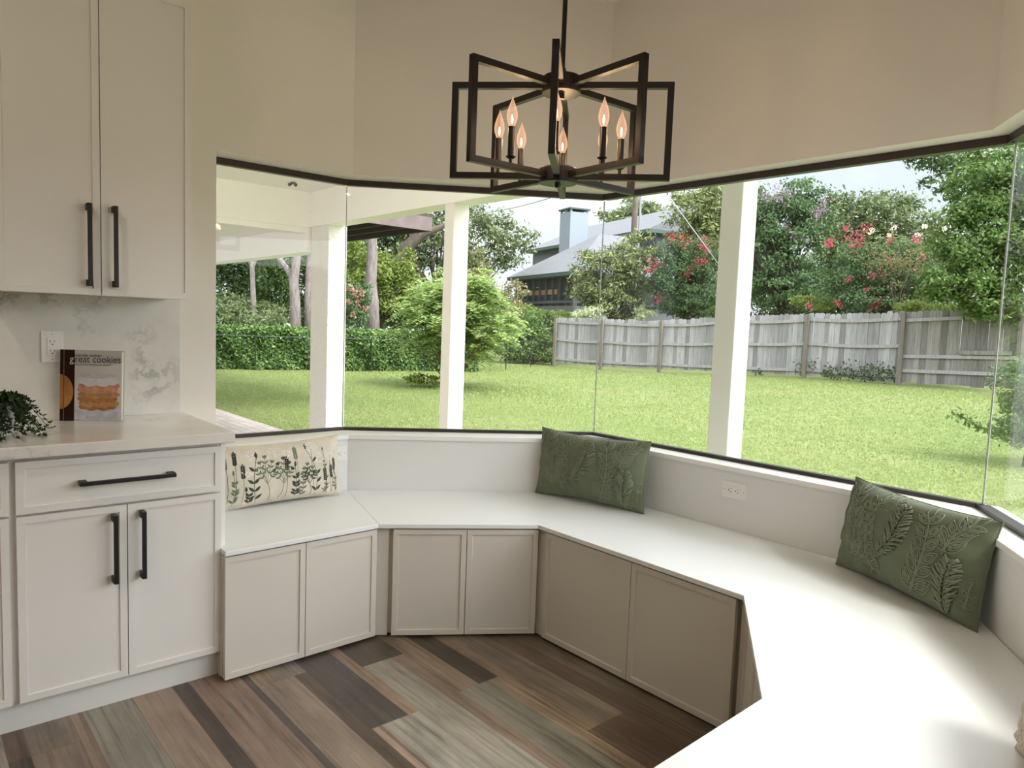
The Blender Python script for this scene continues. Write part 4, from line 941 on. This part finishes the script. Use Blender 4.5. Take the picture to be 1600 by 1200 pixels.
tree('clipped_hedge', 'low green hedge at the foot of the screened porch', 'hedge', [(850, 495, 30, 12), (815, 490, 28, 14), (880, 492, 20, 10), (790, 498, 24, 16)], 30.5, .13, G_['lime'], seed=18, branches=False)
tree('variegated_shrub', 'pale variegated shrub above the left end of the wooden fence', 'shrub', [(918, 489, 26, 12), (905, 495, 16, 9)], 27.5, .11, G_['pale'], seed=19, branches=False)
tree('variegated_shrub', 'small pale shrub just above the fence below the red flowers', 'shrub', [(1008, 488, 16, 10)], 27.2, .11, G_['pale'], seed=20, branches=False)

# wooden fence at the back of the lawn
fw1, fw2 = np.array([1.50, 26.2, 0]), np.array([9.95, 17.9, 0]); fdir = unit(fw2 - fw1)
def fpt(u): # plan point of the fence line under a pixel column
    d = ray(u, 540)[:2]; A = np.array([[d[0], -fdir[0]], [d[1], -fdir[1]]]); k = np.linalg.solve(A, fw1[:2]); return np.array([d[0] * k[0], d[1] * k[0], 0])
def zat(P, u, v):
    d = ray(u, v); return CAM_Z + d[2] * P[1] / d[1]
greyw = None
def greywood(name, a, b):
    nt = NT(name); s = bsdf(nt, None, .9, 0, .15); g = nt.n('ShaderNodeNewGeometry'); n1 = noise(nt, 3, 7, .65, objco(nt, (14, 14, .8)))
    c = ramp(nt, n1.outputs[0], [(.25, tuple(q * .62 for q in a)), (.45, a), (.7, b)]); c2 = ramp(nt, g.outputs['Random Per Island'], [(0, (.50, .495, .49)), (.6, (1, 1, 1)), (1, (1.16, 1.14, 1.14))])
    m = nt.n('ShaderNodeMix', data_type='RGBA', blend_type='MULTIPLY'); m.inputs[0].default_value = 1; nt.l(c, m.inputs[6]); nt.l(c2, m.inputs[7]); nt.l(m.outputs[2], s.inputs['Base Color']); return nt.surf(s.outputs[0])
gw = greywood('weathered_grey_wood', (.34, .33, .345), (.46, .445, .46)); gw2 = greywood('brown_grey_wood', (.235, .215, .21), (.35, .325, .32)); gwp = greywood('fence_post_wood', (.25, .215, .185), (.36, .32, .285)); gwr = greywood('fence_rail_wood', (.34, .32, .325), (.47, .445, .45))
posts = [(868, 568, 497), (941, 574, 499), (1033, 577.5, 502), (1134, 583, 494), (1260, 588.5, 491), (1409, 600, 487)]
fence = thing('wooden_fence', 'weathered grey wooden privacy fence of close vertical pickets behind the lawn', 'fence', fpt(868) + np.array([0, 0, float(zat(fpt(868), 868, 568))]), math.atan2(fdir[1], fdir[0]))
f2 = thing('wooden_fence', 'browner wooden fence section with low horizontal rails under the overhanging tree', 'fence', fpt(1412) + np.array([0, 0, float(zat(fpt(1412), 1412, 600))]), math.atan2(fdir[1], fdir[0]))
def flocal(root, u): return float((fpt(u) - np.array([root.location.x, root.location.y, 0])) @ fdir)
fr = random.Random(8)
def fence_bay(root, u0, u1, b0, b1, t0, t1, mat, rails, rmat):
    P0, P1 = fpt(u0), fpt(u1); x0, x1 = flocal(root, u0), flocal(root, u1); rz = root.location.z
    zb0, zb1, zt0, zt1 = zat(P0, u0, b0) - rz, zat(P1, u1, b1) - rz, zat(P0, u0, t0) - rz, zat(P1, u1, t1) - rz
    m = MB(); n = max(4, int((x1 - x0) / .138)); w = (x1 - x0) / n
    for k in range(n):
        q = (k + .5) / n; xb = x0 + k * w; e = fr.uniform(.0004, .0022); zb = zb0 + (zb1 - zb0) * q + fr.uniform(-.01, .05); zt = zt0 + (zt1 - zt0) * q + fr.uniform(-.025, .025) - .05 * math.sin(q * math.pi) * .4
        yo = fr.uniform(0, .004) + (.011 if k % 2 else 0); ln = fr.uniform(-.006, .006); y0, y1 = .035 + yo, .053 + yo
        o = [(xb + e, zb), (xb + w - e, zb), (xb + w - e + ln, zt - .04), (xb + w - .03 + ln, zt), (xb + .03 + ln, zt), (xb + e + ln, zt - .04)]
        vs = [(a, y0, b) for a, b in o] + [(a, y1, b) for a, b in o]; m.add(vs, [(0, 1, 2, 3, 4, 5), (11, 10, 9, 8, 7, 6)] + [(i, i + 6, (i + 1) % 6 + 6, (i + 1) % 6) for i in range(6)])
    m.build('picket_panel', mat, root)
    for rf_, sag in rails:
        pts = [(x0 + (x1 - x0) * q, .016, zb0 + (zt0 - zb0) * rf_ + ((zb1 - zb0) + ((zt1 - zb1) - (zt0 - zb0)) * rf_) * q - sag * math.sin(math.pi * q)) for q in np.linspace(0, 1, 7)]
        mm = MB()
        vs = []
        for x_, y_, z_ in pts: vs += [(x_, -.003, z_ - .042), (x_, .035, z_ - .042), (x_, .035, z_ + .042), (x_, -.003, z_ + .042)]
        fs_ = [(0, 1, 2, 3), (24, 27, 26, 25)]
        for i in range(6):
            for k in range(4): a_, b_ = i * 4 + k, i * 4 + (k + 1) % 4; fs_.append((a_, a_ + 4, b_ + 4, b_))
        mm.add(vs, fs_).build('rail', rmat, root)
def fpost(root, u, b, t, w=.1):
    P = fpt(u); x = flocal(root, u); rz = root.location.z; MB().box(x - w / 2, x + w / 2, -.09, -.004, zat(P, u, b) - rz - .1, zat(P, u, t) - rz).build('post', gwp, root, bevel=.008)
for k in range(5):
    (u0, b0, t0), (u1, b1, t1) = posts[k], posts[k + 1]
    fence_bay(fence, u0, u1, b0 - 1, b1 - 1, t0 - 2, t1 - 1, gw, [(.90, .05 if k > 1 else .02), (.52, .04), (.10, .02)], gwr)
for u, b, t_ in posts: fpost(fence, u, b, t_, .11)
fence_bay(f2, 1408, 1700, 599, 616, 487, 470, gw2, [(.88, .0), (.38, .0), (.18, .0)], gwr)
x = flocal(f2, 1500); x2 = flocal(f2, 1566); zz0 = zat(fpt(1525), 1525, 552) - f2.location.z
MB().bar((x, -.02, zz0), (x2 + .2, -.02, zz0 + .04), .04, .10).build('loose_board', gw2, f2)
fpost(f2, 1600, 609, 480, .1)
# ivy along the foot of the fence
r = np.random.default_rng(23); pts = []
for u, v in [(1325, 575), (1345, 577), (1358, 578), (1375, 576), (1395, 580), (1250, 575), (1185, 581), (1270, 572), (1300, 578)] + [(1290 + k * 8, 582 + k * .4) for k in range(14)]:
    P = fpt(u); pts.append(np.array([P[0], P[1] - .08, zat(P, u, v)]) + r.normal(size=(26, 3)) * np.array([.09, .03, .12]))
iv = thing('ivy', 'sparse dark ivy creeping on the fence foot right of the tall porch post', 'vine', fpt(1330) + np.array([0, 0, .1])); V, Q = leafy(np.concatenate(pts) - np.array(iv.location), .07, .7, r, .2, np.array([[0, -1., 0]])); np_mesh('leaves', V, Q, G_['dark'], iv)

# trees and shrubs behind the wooden fence
tree('broadleaf_shrub', 'glossy yellow-tipped broadleaf bush in front of the grey house', 'shrub', [(945, 440, 46, 42), (975, 405, 38, 30), (920, 415, 30, 25), (1000, 430, 30, 40), (960, 475, 50, 24), (925, 455, 34, 26), (1005, 390, 25, 22)], 28.5, .19, G_['glossy'], seed=24, asp=.30, up=.9)
tree('crape_myrtle', 'crape myrtle with upright red flower heads left of the tall porch post', 'tree', [(1055, 440, 40, 50), (1085, 410, 34, 42), (1075, 470, 45, 28), (1045, 400, 24, 30), (1100, 455, 30, 40)], 27.3, .11, G_['blue'], seed=25, flowers=([(1048, 371, 7), (1067, 376, 9), (1097, 380, 8), (1104, 390, 6), (1022, 412, 9), (1077, 422, 6), (1073, 430, 5), (1100, 410, 6), (1030, 465, 7), (1088, 408, 4), (1012, 424, 4)], FL['red'], .085))
tree('magnolia_tree', 'tall dark glossy tree touching the left of the tall porch post', 'tree', [(1085, 330, 42, 36), (1120, 320, 40, 45), (1105, 380, 45, 50), (1130, 440, 40, 60), (1070, 360, 26, 26), (1115, 480, 40, 30)], 31, .21, G_['glossy'], seed=26, asp=.30)
tree('background_tree', 'light green treetop above the grey roof ridge', 'tree', [(960, 335, 22, 16), (1000, 325, 30, 18), (1030, 330, 24, 16), (975, 345, 26, 12)], 62, .42, G_['olive'], seed=27)
tree('crape_myrtle', 'crape myrtle with lilac flowers right of the tall porch post', 'tree', [(1215, 340, 52, 48), (1250, 310, 40, 34), (1195, 400, 40, 60), (1245, 400, 52, 56), (1225, 455, 62, 38), (1270, 350, 32, 36), (1180, 330, 30, 46)], 24, .13, G_['blue'], seed=28,
     flowers=([(1196, 306, 6), (1211, 309, 6), (1225, 312, 8), (1231, 300, 5), (1289, 318, 8), (1283, 330, 7), (1275, 333, 6), (1214, 292, 5), (1238, 366, 5), (1252, 372, 4), (1261, 378, 5), (1227, 352, 4), (1285, 440, 4)], FL['lilac'], .07))
tree('background_tree', 'olive-green round treetops below the white cloud', 'tree', [(1330, 345, 44, 44), (1375, 335, 50, 40), (1420, 350, 44, 42), (1300, 350, 30, 40), (1350, 390, 70, 36), (1440, 390, 40, 40)], 33, .2, G_['olive'], seed=29)
tree('crape_myrtle', 'crape myrtle with hot pink flowers between the lilac tree and bright tree', 'tree', [(1320, 430, 40, 46), (1370, 420, 50, 44), (1410, 440, 50, 44), (1345, 470, 60, 24), (1420, 400, 44, 26), (1440, 470, 44, 24)], 21.5, .095, G_['blue'], seed=30, dens=.75,
     flowers=([(1294, 381, 8), (1300, 378, 5), (1337, 381, 8), (1346, 373, 6), (1352, 356, 6), (1327, 371, 7), (1322, 358, 4), (1390, 407, 6), (1432, 374, 7), (1375, 430, 6), (1363, 430, 5), (1370, 472, 7), (1364, 478, 5), (1308, 475, 5), (1390, 376, 4), (1440, 405, 5), (1265, 478, 5), (1354, 452, 3), (1325, 437, 3)], FL['hot'], .062))
tree('flowering_shrub', 'salmon-tipped sparse shrub above the fence, below the pink flowers', 'shrub', [(1400, 400, 60, 26), (1440, 410, 40, 24), (1395, 450, 34, 26)], 20.8, .08, G_['rust'], seed=31, dens=.35)
tree('yellow_green_shrub', 'yellow-green shrub top peeking over the fence below the lilac tree', 'shrub', [(1275, 474, 26, 11), (1250, 470, 16, 8)], 22.2, .11, G_['lime'], seed=32, branches=False)
tree('background_tree', 'dark leafy tree filling the gap behind the lilac-flowered tree', 'tree', [(1200, 450, 60, 60), (1260, 455, 60, 50), (1180, 400, 40, 70), (1300, 440, 50, 60)], 37, .2, G_['dark'], seed=51)
tree('background_tree', 'dark leafy tree filling the gap behind the hot pink flowers', 'tree', [(1340, 450, 60, 56), (1400, 450, 60, 60), (1460, 440, 60, 60), (1370, 400, 60, 40)], 36, .2, G_['dark'], seed=52)
tree('woodland_shrub', 'dark bushes low behind the pink-flowered shrub and thick trunk', 'shrub', [(560, 490, 60, 26), (620, 485, 50, 30), (670, 480, 50, 36)], 30, .15, G_['mid'], seed=53, branches=False)
tree('woodland_shrub', 'dark green bushes between feathery shrub and screened porch', 'shrub', [(730, 480, 50, 40), (780, 490, 40, 30)], 40, .18, G_['dark'], seed=54, branches=False)
tree('overhanging_tree', 'bright green tree hanging over the fence at the right', 'tree', [(1545, 290, 62, 52), (1590, 330, 60, 80), (1505, 370, 48, 50), (1540, 400, 60, 60), (1600, 430, 60, 70), (1490, 440, 42, 34), (1530, 460, 50, 36), (1570, 250, 60, 40), (1640, 300, 60, 90), (1455, 440, 26, 22), (1520, 325, 40, 36), (1560, 480, 46, 26)], 16.6, .12, G_['bright'], seed=34, up=.7, trunk=1590, base_d=18.6)
tree('overhanging_tree', 'leafy branch tips with dark leaves against the cloud, upper right', 'tree', [(1440, 255, 30, 14), (1470, 248, 34, 20), (1500, 255, 36, 26), (1470, 285, 30, 12), (1510, 290, 30, 24)], 18.2, .12, G_['dark'], seed=35, dens=.7, branches=False)
tree('yellow_green_shrub', 'yellow-green vine clump on the fence left of the bright tree', 'shrub', [(1440, 480, 30, 13), (1475, 487, 26, 12), (1415, 482, 18, 8)], 18.4, .10, G_['lime'], seed=36, branches=False)
tree('garden_shrub', 'light shrub seen through the rightmost window pane', 'shrub', [(1605, 600, 44, 50), (1640, 640, 60, 60), (1590, 660, 36, 36)], 8.6, .055, G_['blue'], seed=37)
st = thing('trailing_branch', 'long leafy branch reaching left over the lawn at the right edge', 'plant', atz(1600, 705, .0)); b = np.array(st.location)
bp = [aty(u, v, 9.1) - b for u, v in ((1640, 720), (1600, 692), (1570, 678), (1545, 674), (1520, 662), (1505, 652), (1488, 645))]; MB().tube([tuple(p) for p in bp], [.012, .011, .009, .008, .006, .005, .003], 6).build('stem', M['bark'], st)
r = np.random.default_rng(38); bp = np.array(bp); idx = r.uniform(.5, 5.99, 150); k = idx.astype(int); P = bp[k] + (bp[k + 1] - bp[k]) * (idx - k)[:, None] + r.normal(size=(150, 3)) * np.array([.05, .05, .035]); V, Q = leafy(P, .085, .45, r, .8); np_mesh('leaves', V, Q, G_['bright'], st)

# ------------------------------------------------------------------ neighbour's house
hb_ = thing('tall_hedge', 'tall dark garden hedge beyond the side patio, right of the bay', 'hedge', (10.2, -9.0, float(gz(10.2, -3))), 0)  # unseen hedge added to keep bright sky out of the left pane's reflection
r = np.random.default_rng(61); n = 26000; P = np.stack([np.where(r.random(n) < .75, r.normal(0, .07, n), r.uniform(0, 1.1, n)), r.uniform(0, 12.2, n), r.uniform(.02, 2.45, n)], -1); P[:, 2] = np.where(P[:, 0] > .25, 2.45 + r.normal(0, .05, n), P[:, 2])
V, Q = leafy(P, .17, .5, r, .3, np.array([[-1., 0, .2]])); np_mesh('foliage', V, Q, G_['dark'], hb_); MB().box(.12, 1.05, .05, 12.1, 0, 2.36).build('branches', flat('tall_hedge_twigs', (.018, .024, .010), .95, var=.4, vscale=9), hb_)
HY = 33.0; HA = R(-65); D3_, OUTN_ = D3, OUTN; D3 = np.array([math.cos(HA), math.sin(HA), 0]); OUTN = np.array([-math.sin(HA), math.cos(HA), 0])
E1 = aty(893, 423.5, HY); zE = float(E1[2]); E1 = np.array([E1[0], E1[1], 0])
nh = thing('neighbor_house', 'grey two-storey house with chimney and dark screened porch beyond the fence', 'house', (E1[0], E1[1], float(gz(E1[0], E1[1]))), HA); nz = nh.location.z
def hl_(P): q = np.array(P) - np.array([E1[0], E1[1], nz]); return (float(q @ D3), float(q @ OUTN), float(q[2]))   # local: x along D3 (towards near right), y away from us
shing = flat('grey_shingles', (.150, .156, .172), .9, var=.18, vscale=7); siding = flat('blue_grey_siding', (.10, .10, .11), .8); chim_m = flat('pale_blue_grey_siding', (.25, .285, .325), .8); teal = flat('green_fascia', (.055, .085, .080), .7); scr = flat('dark_screen', (.012, .013, .016), .6); pf = flat('porch_frame_grey', (.055, .062, .070), .7)
zl = zE - nz; LEN = 7.1; sl = .65; ov = .4
# porch body: x from -LEN..0, y 0..9
m = MB(); m.box(-LEN + .3, -.35, .35, 9, .0, zl - 1.55); m.build('porch_base', siding, nh)
m = MB(); m.box(-LEN + .4, -.45, .5, 8.9, zl - 1.6, zl - .12); m.build('screen', scr, nh)
for k in range(10): x_ = -LEN + .35 + k * (LEN - .75) / 9; MB().box(x_ - .035, x_ + .035, .38, .47, zl - 1.55, zl - .1).build('screen_post', pf, nh)
MB().box(-.55, -.35, .36, .56, zl - 2.1, zl - .1).build('corner_post', pf, nh)
for k in range(6): y_ = .9 + k * 1.4; MB().box(-.43, -.35, y_ - .04, y_ + .04, zl - 1.55, zl - .1).build('screen_post', pf, nh)
MB().box(-LEN + .3, -.36, .37, .46, zl - 1.42, zl - 1.30).build('rail', pf, nh)
MB().box(-.44, -.36, .4, 9, zl - 1.42, zl - 1.30).build('rail', pf, nh)
ochre_mat = flat('ochre_awning', (.30, .15, .05), .7); MB().box(-LEN + 1.0, -2.2, .47, .497, zl - .98, zl - .74).build('ochre_shade', ochre_mat, nh)  # plain ochre panel in front of the screen
MB().hexa([(-LEN, 0, zl - .16), (0, 0, zl - .16), (0, 9.4, zl - .16), (-LEN, 9.4, zl - .16), (-LEN, 0, zl), (0, 0, zl), (0, 9.4, zl), (-LEN, 9.4, zl)]).build('fascia', teal, nh)
# lower hip roof: plane over the porch front, plane over its right side
rd = 3.55; rh = rd * sl
m = MB(); A_, B_, C_, D_ = (-LEN, -.02, zl + .002), (.02, -.02, zl + .002), (-rd, rd, zl + rh), (.02, 9.4, zl + .002)
m.add([(-LEN, -.02, zl + .004), (.02, -.02, zl + .004), (-rd * .98, rd, zl + rh), (-LEN + rd, rd, zl + rh), (.02, 9.4, zl + .004), (-rd * .98, 9.4, zl + rh), (-LEN, 9.4, zl + .004), (-LEN + rd, 9.4, zl + rh)],
      [(0, 1, 2, 3), (1, 4, 5, 2), (0, 3, 7, 6), (3, 2, 5, 7), (0, 6, 4, 1), (4, 6, 7, 5)])
m.build('lower_roof', shing, nh)
# upper storey
rp = lambda u, v, yl: None
def ray_y(u, v, yl):       # point on the vertical plane y=yl of the house frame, in house coordinates
    P = onpl(u, v, np.array([E1[0], E1[1], 0]) + OUTN * yl, OUTN); return hl_(P)
yw = 5.2
eL, eR = ray_y(962, 370, yw), ray_y(1038, 352.5, yw); gL = ray_y(845, 391, yw)
ze = (eL[2] + eR[2]) / 2
yr = 8.6
r0, r1 = ray_y(905, 358.5, yr), ray_y(1046, 325, yr); zr = (r0[2] + r1[2]) / 2
xl = min(gL[0], r0[0] - 1.5); xr = r1[0] + 3
m = MB(); m.box(xl + .5, xr - .4, yw + .45, 12.5, zl - 1, ze + .02); m.build('upper_wall', siding, nh)
m = MB(); m.hexa([(xl, yw, ze - .12), (xr, yw, ze - .12), (xr, 2 * yr - yw, ze - .12), (xl, 2 * yr - yw, ze - .12), (xl, yw, ze + .06), (xr, yw, ze + .06), (xr, 2 * yr - yw, ze + .06), (xl, 2 * yr - yw, ze + .06)]); m.build('upper_fascia', teal, nh)
m = MB(); a = [(xl, yw, ze + .062), (xr, yw, ze + .062), (xr, 2 * yr - yw, ze + .062), (xl, 2 * yr - yw, ze + .062), (xl + 2.2, yr, zr), (xr, yr, zr)]
m.add(a, [(0, 1, 5, 4), (2, 3, 4, 5), (3, 0, 4), (1, 2, 5), (0, 3, 2, 1)]); m.build('upper_roof', shing, nh)
wl_, wr_ = ray_y(1012, 372, yw + .44), ray_y(1020, 372, yw + .44)
w = MB().box(wl_[0], wr_[0] + .3, yw + .40, yw + .46, ze - 1.3, ze - .3).build('window', flat('house_window_glass', (.03, .035, .04), .1), nh)
# chimney
c0, c1 = ray_y(873, 396, 3.0), ray_y(889, 396, 3.0); ct = ray_y(889, 326, 3.0)
cw = c1[0] - c0[0]
m = MB(); m.box(c0[0], c1[0], 3.0, 3.0 + cw * .95, zl + .6, ct[2] - .16); chm = m.build('chimney', chim_m, nh)
for x_ in (c0[0], c1[0] - .1):
    for y_ in (3.0, 3.0 + cw * .95 - .1): MB().box(x_, x_ + .1, y_, y_ + .1, ct[2] - .16, ct[2] - .03).build('cap_leg', chim_m, chm)
MB().box(c0[0] + cw * .4, c0[0] + cw * .6, 3.0, 3.1, ct[2] - .16, ct[2] - .03).build('cap_leg', chim_m, chm)
MB().box(c0[0] - .08, c1[0] + .08, 2.92, 3.08 + cw * .95, ct[2] - .03, ct[2] + .05).build('cap', teal, chm)
D3, OUTN = D3_, OUTN_
# poles and cables
pb = aty(985, 470, 32.2); t = thing('utility_pole', 'weathered wooden utility pole in front of the grey roof', 'pole', (pb[0], pb[1], .6)); hh = aty(985, 240, 32.2)[2] - .6
MB().tube([(0, 0, 0), (0, 0, hh)], [.15, .12], 12).build('pole_shaft', flat('pole_wood', (.15, .125, .10), .9, var=.2, vscale=5), t); MB().bar((-.9, 0, hh - .5), (.9, 0, hh - .5), .09, .12).build('crossarm', M['bark'], t)
pb2 = aty(993, 470, 31.4); t = thing('metal_pole', 'slim pale metal pole beside the wooden utility pole', 'pole', (pb2[0], pb2[1], .6)); MB().tube([(0, 0, 0), (0, 0, hh - 1)], .05, 10).build('pole_shaft', flat('pale_metal', (.30, .31, .33), .5, .3), t)
def cable(label, a, b, rad, col, mat, sag=0):
    a, b = np.array(a), np.array(b); t = thing('cable', label, 'cable', a); pts = [(a + (b - a) * q - a) + np.array([0, 0, -sag * 4 * q * (1 - q)]) for q in np.linspace(0, 1, 12)]; MB().tube([tuple(p) for p in pts], rad, 6).build('wire', mat, t)
gwm = flat('pale_wire_guard', (.32, .33, .34), .5)
cable('pale slanting guy wire crossing the dark tree near the tall porch post', aty(1046, 308, 26.4), aty(1128, 420, 25.0), .018, None, gwm)
pwm = flat('power_line_black', (.09, .09, .10), .6)
cable('thin power line crossing the sky left of the chimney', aty(985, 262, 32), aty(760, 332, 52), .02, None, pwm, .3)

# ------------------------------------------------------------------ light
w = bpy.data.worlds.new('sky'); SC.world = w; w.use_nodes = True; nt = w.node_tree; nt.nodes.clear()
N_ = lambda t, **k: nt.nodes.new(t)
out = N_('ShaderNodeOutputWorld'); bg = N_('ShaderNodeBackground'); tc = N_('ShaderNodeTexCoord'); sep = N_('ShaderNodeSeparateXYZ'); lk = nt.links.new
lk(tc.outputs['Generated'], sep.inputs[0])
mp = N_('ShaderNodeMapping'); mp.inputs['Scale'].default_value = (1, 1, 2.6); mp.inputs['Location'].default_value = (.35, .1, .2); lk(tc.outputs['Generated'], mp.inputs[0])
nz_ = N_('ShaderNodeTexNoise'); nz_.inputs['Scale'].default_value = 3.2; nz_.inputs['Detail'].default_value = 6; nz_.inputs['Roughness'].default_value = .5; lk(mp.outputs[0], nz_.inputs['Vector'])
rp_ = N_('ShaderNodeValToRGB'); el = rp_.color_ramp.elements; el[0].position = .42; el[0].color = (.79, .875, .99, 1); el[1].position = .56; el[1].color = (1, 1, 1, 1); lk(nz_.outputs[0], rp_.inputs[0]); lk(rp_.outputs[0], bg.inputs[0])
mr = N_('ShaderNodeMapRange'); mr.interpolation_type = 'SMOOTHSTEP'; mr.inputs[1].default_value = .27; mr.inputs[2].default_value = .60; mr.inputs[3].default_value = 1.14; mr.inputs[4].default_value = 3.5; lk(sep.outputs[2], mr.inputs[0]); 
GLOW = Vector((.80, -.46, .40)).normalized()     # hazy bright sky around the veiled sun, off to the right of the bay
dt = N_('ShaderNodeVectorMath'); dt.operation = 'DOT_PRODUCT'; lk(tc.outputs['Generated'], dt.inputs[0]); dt.inputs[1].default_value = GLOW
gm_ = N_('ShaderNodeMapRange'); gm_.interpolation_type = 'SMOOTHSTEP'; gm_.inputs[1].default_value = .50; gm_.inputs[2].default_value = .96; gm_.inputs[3].default_value = 0; gm_.inputs[4].default_value = 4.3; lk(dt.outputs['Value'], gm_.inputs[0])
ad = N_('ShaderNodeMath'); ad.operation = 'ADD'; lk(mr.outputs[0], ad.inputs[0]); lk(gm_.outputs[0], ad.inputs[1])
lk(ad.outputs[0], bg.inputs[1]); lk(bg.outputs[0], out.inputs[0])
su = bpy.data.lights.new('sun', 'SUN'); su.energy = 4.6; su.angle = R(20); su.color = (1, .95, .86); so = link(bpy.data.objects.new('sun', su))
sd = Vector((-.62, .62, -1.15)); so.rotation_euler = sd.to_track_quat('-Z', 'Y').to_euler()
# unseen fill lights added in the kitchen ceiling behind the camera
for k, (s_, n_) in enumerate([(-2.2, 1.6), (-3.6, 1.6), (-2.4, 4.2), (-3.8, 4.2), (-2.2, 6.6), (-3.8, 6.6)]):
    P = W1 + DD[0] * s_ + NN[0] * n_
    t = thing('ceiling_light', 'round recessed kitchen ceiling light behind the camera', 'ceiling light', (P[0], P[1], Z_CEIL), 0, 'recessed kitchen ceiling lights')
    m = MB(); m.lathe([(.060, -.001), (.075, -.006), (.085, -.001)], 28); m.build('trim_ring', M['white'], t)
    la = bpy.data.lights.new('downlight', 'AREA'); la.shape = 'DISK'; la.size = .12; la.energy = 9; la.color = (1, .86, .70); lo = link(bpy.data.objects.new('downlight', la), t); lo.location = (0, 0, -.012)

vs = SC.view_settings; vs.view_transform = 'Standard'; vs.look = 'None'; vs.exposure = 0; vs.gamma = 1; vs.use_curve_mapping = False
SC.cycles.max_bounces = 10; SC.cycles.diffuse_bounces = 5; SC.cycles.glossy_bounces = 4; SC.cycles.transparent_max_bounces = 24; SC.cycles.sample_clamp_indirect = 6; SC.cycles.caustics_reflective = False
SC.cycles.use_denoising = True
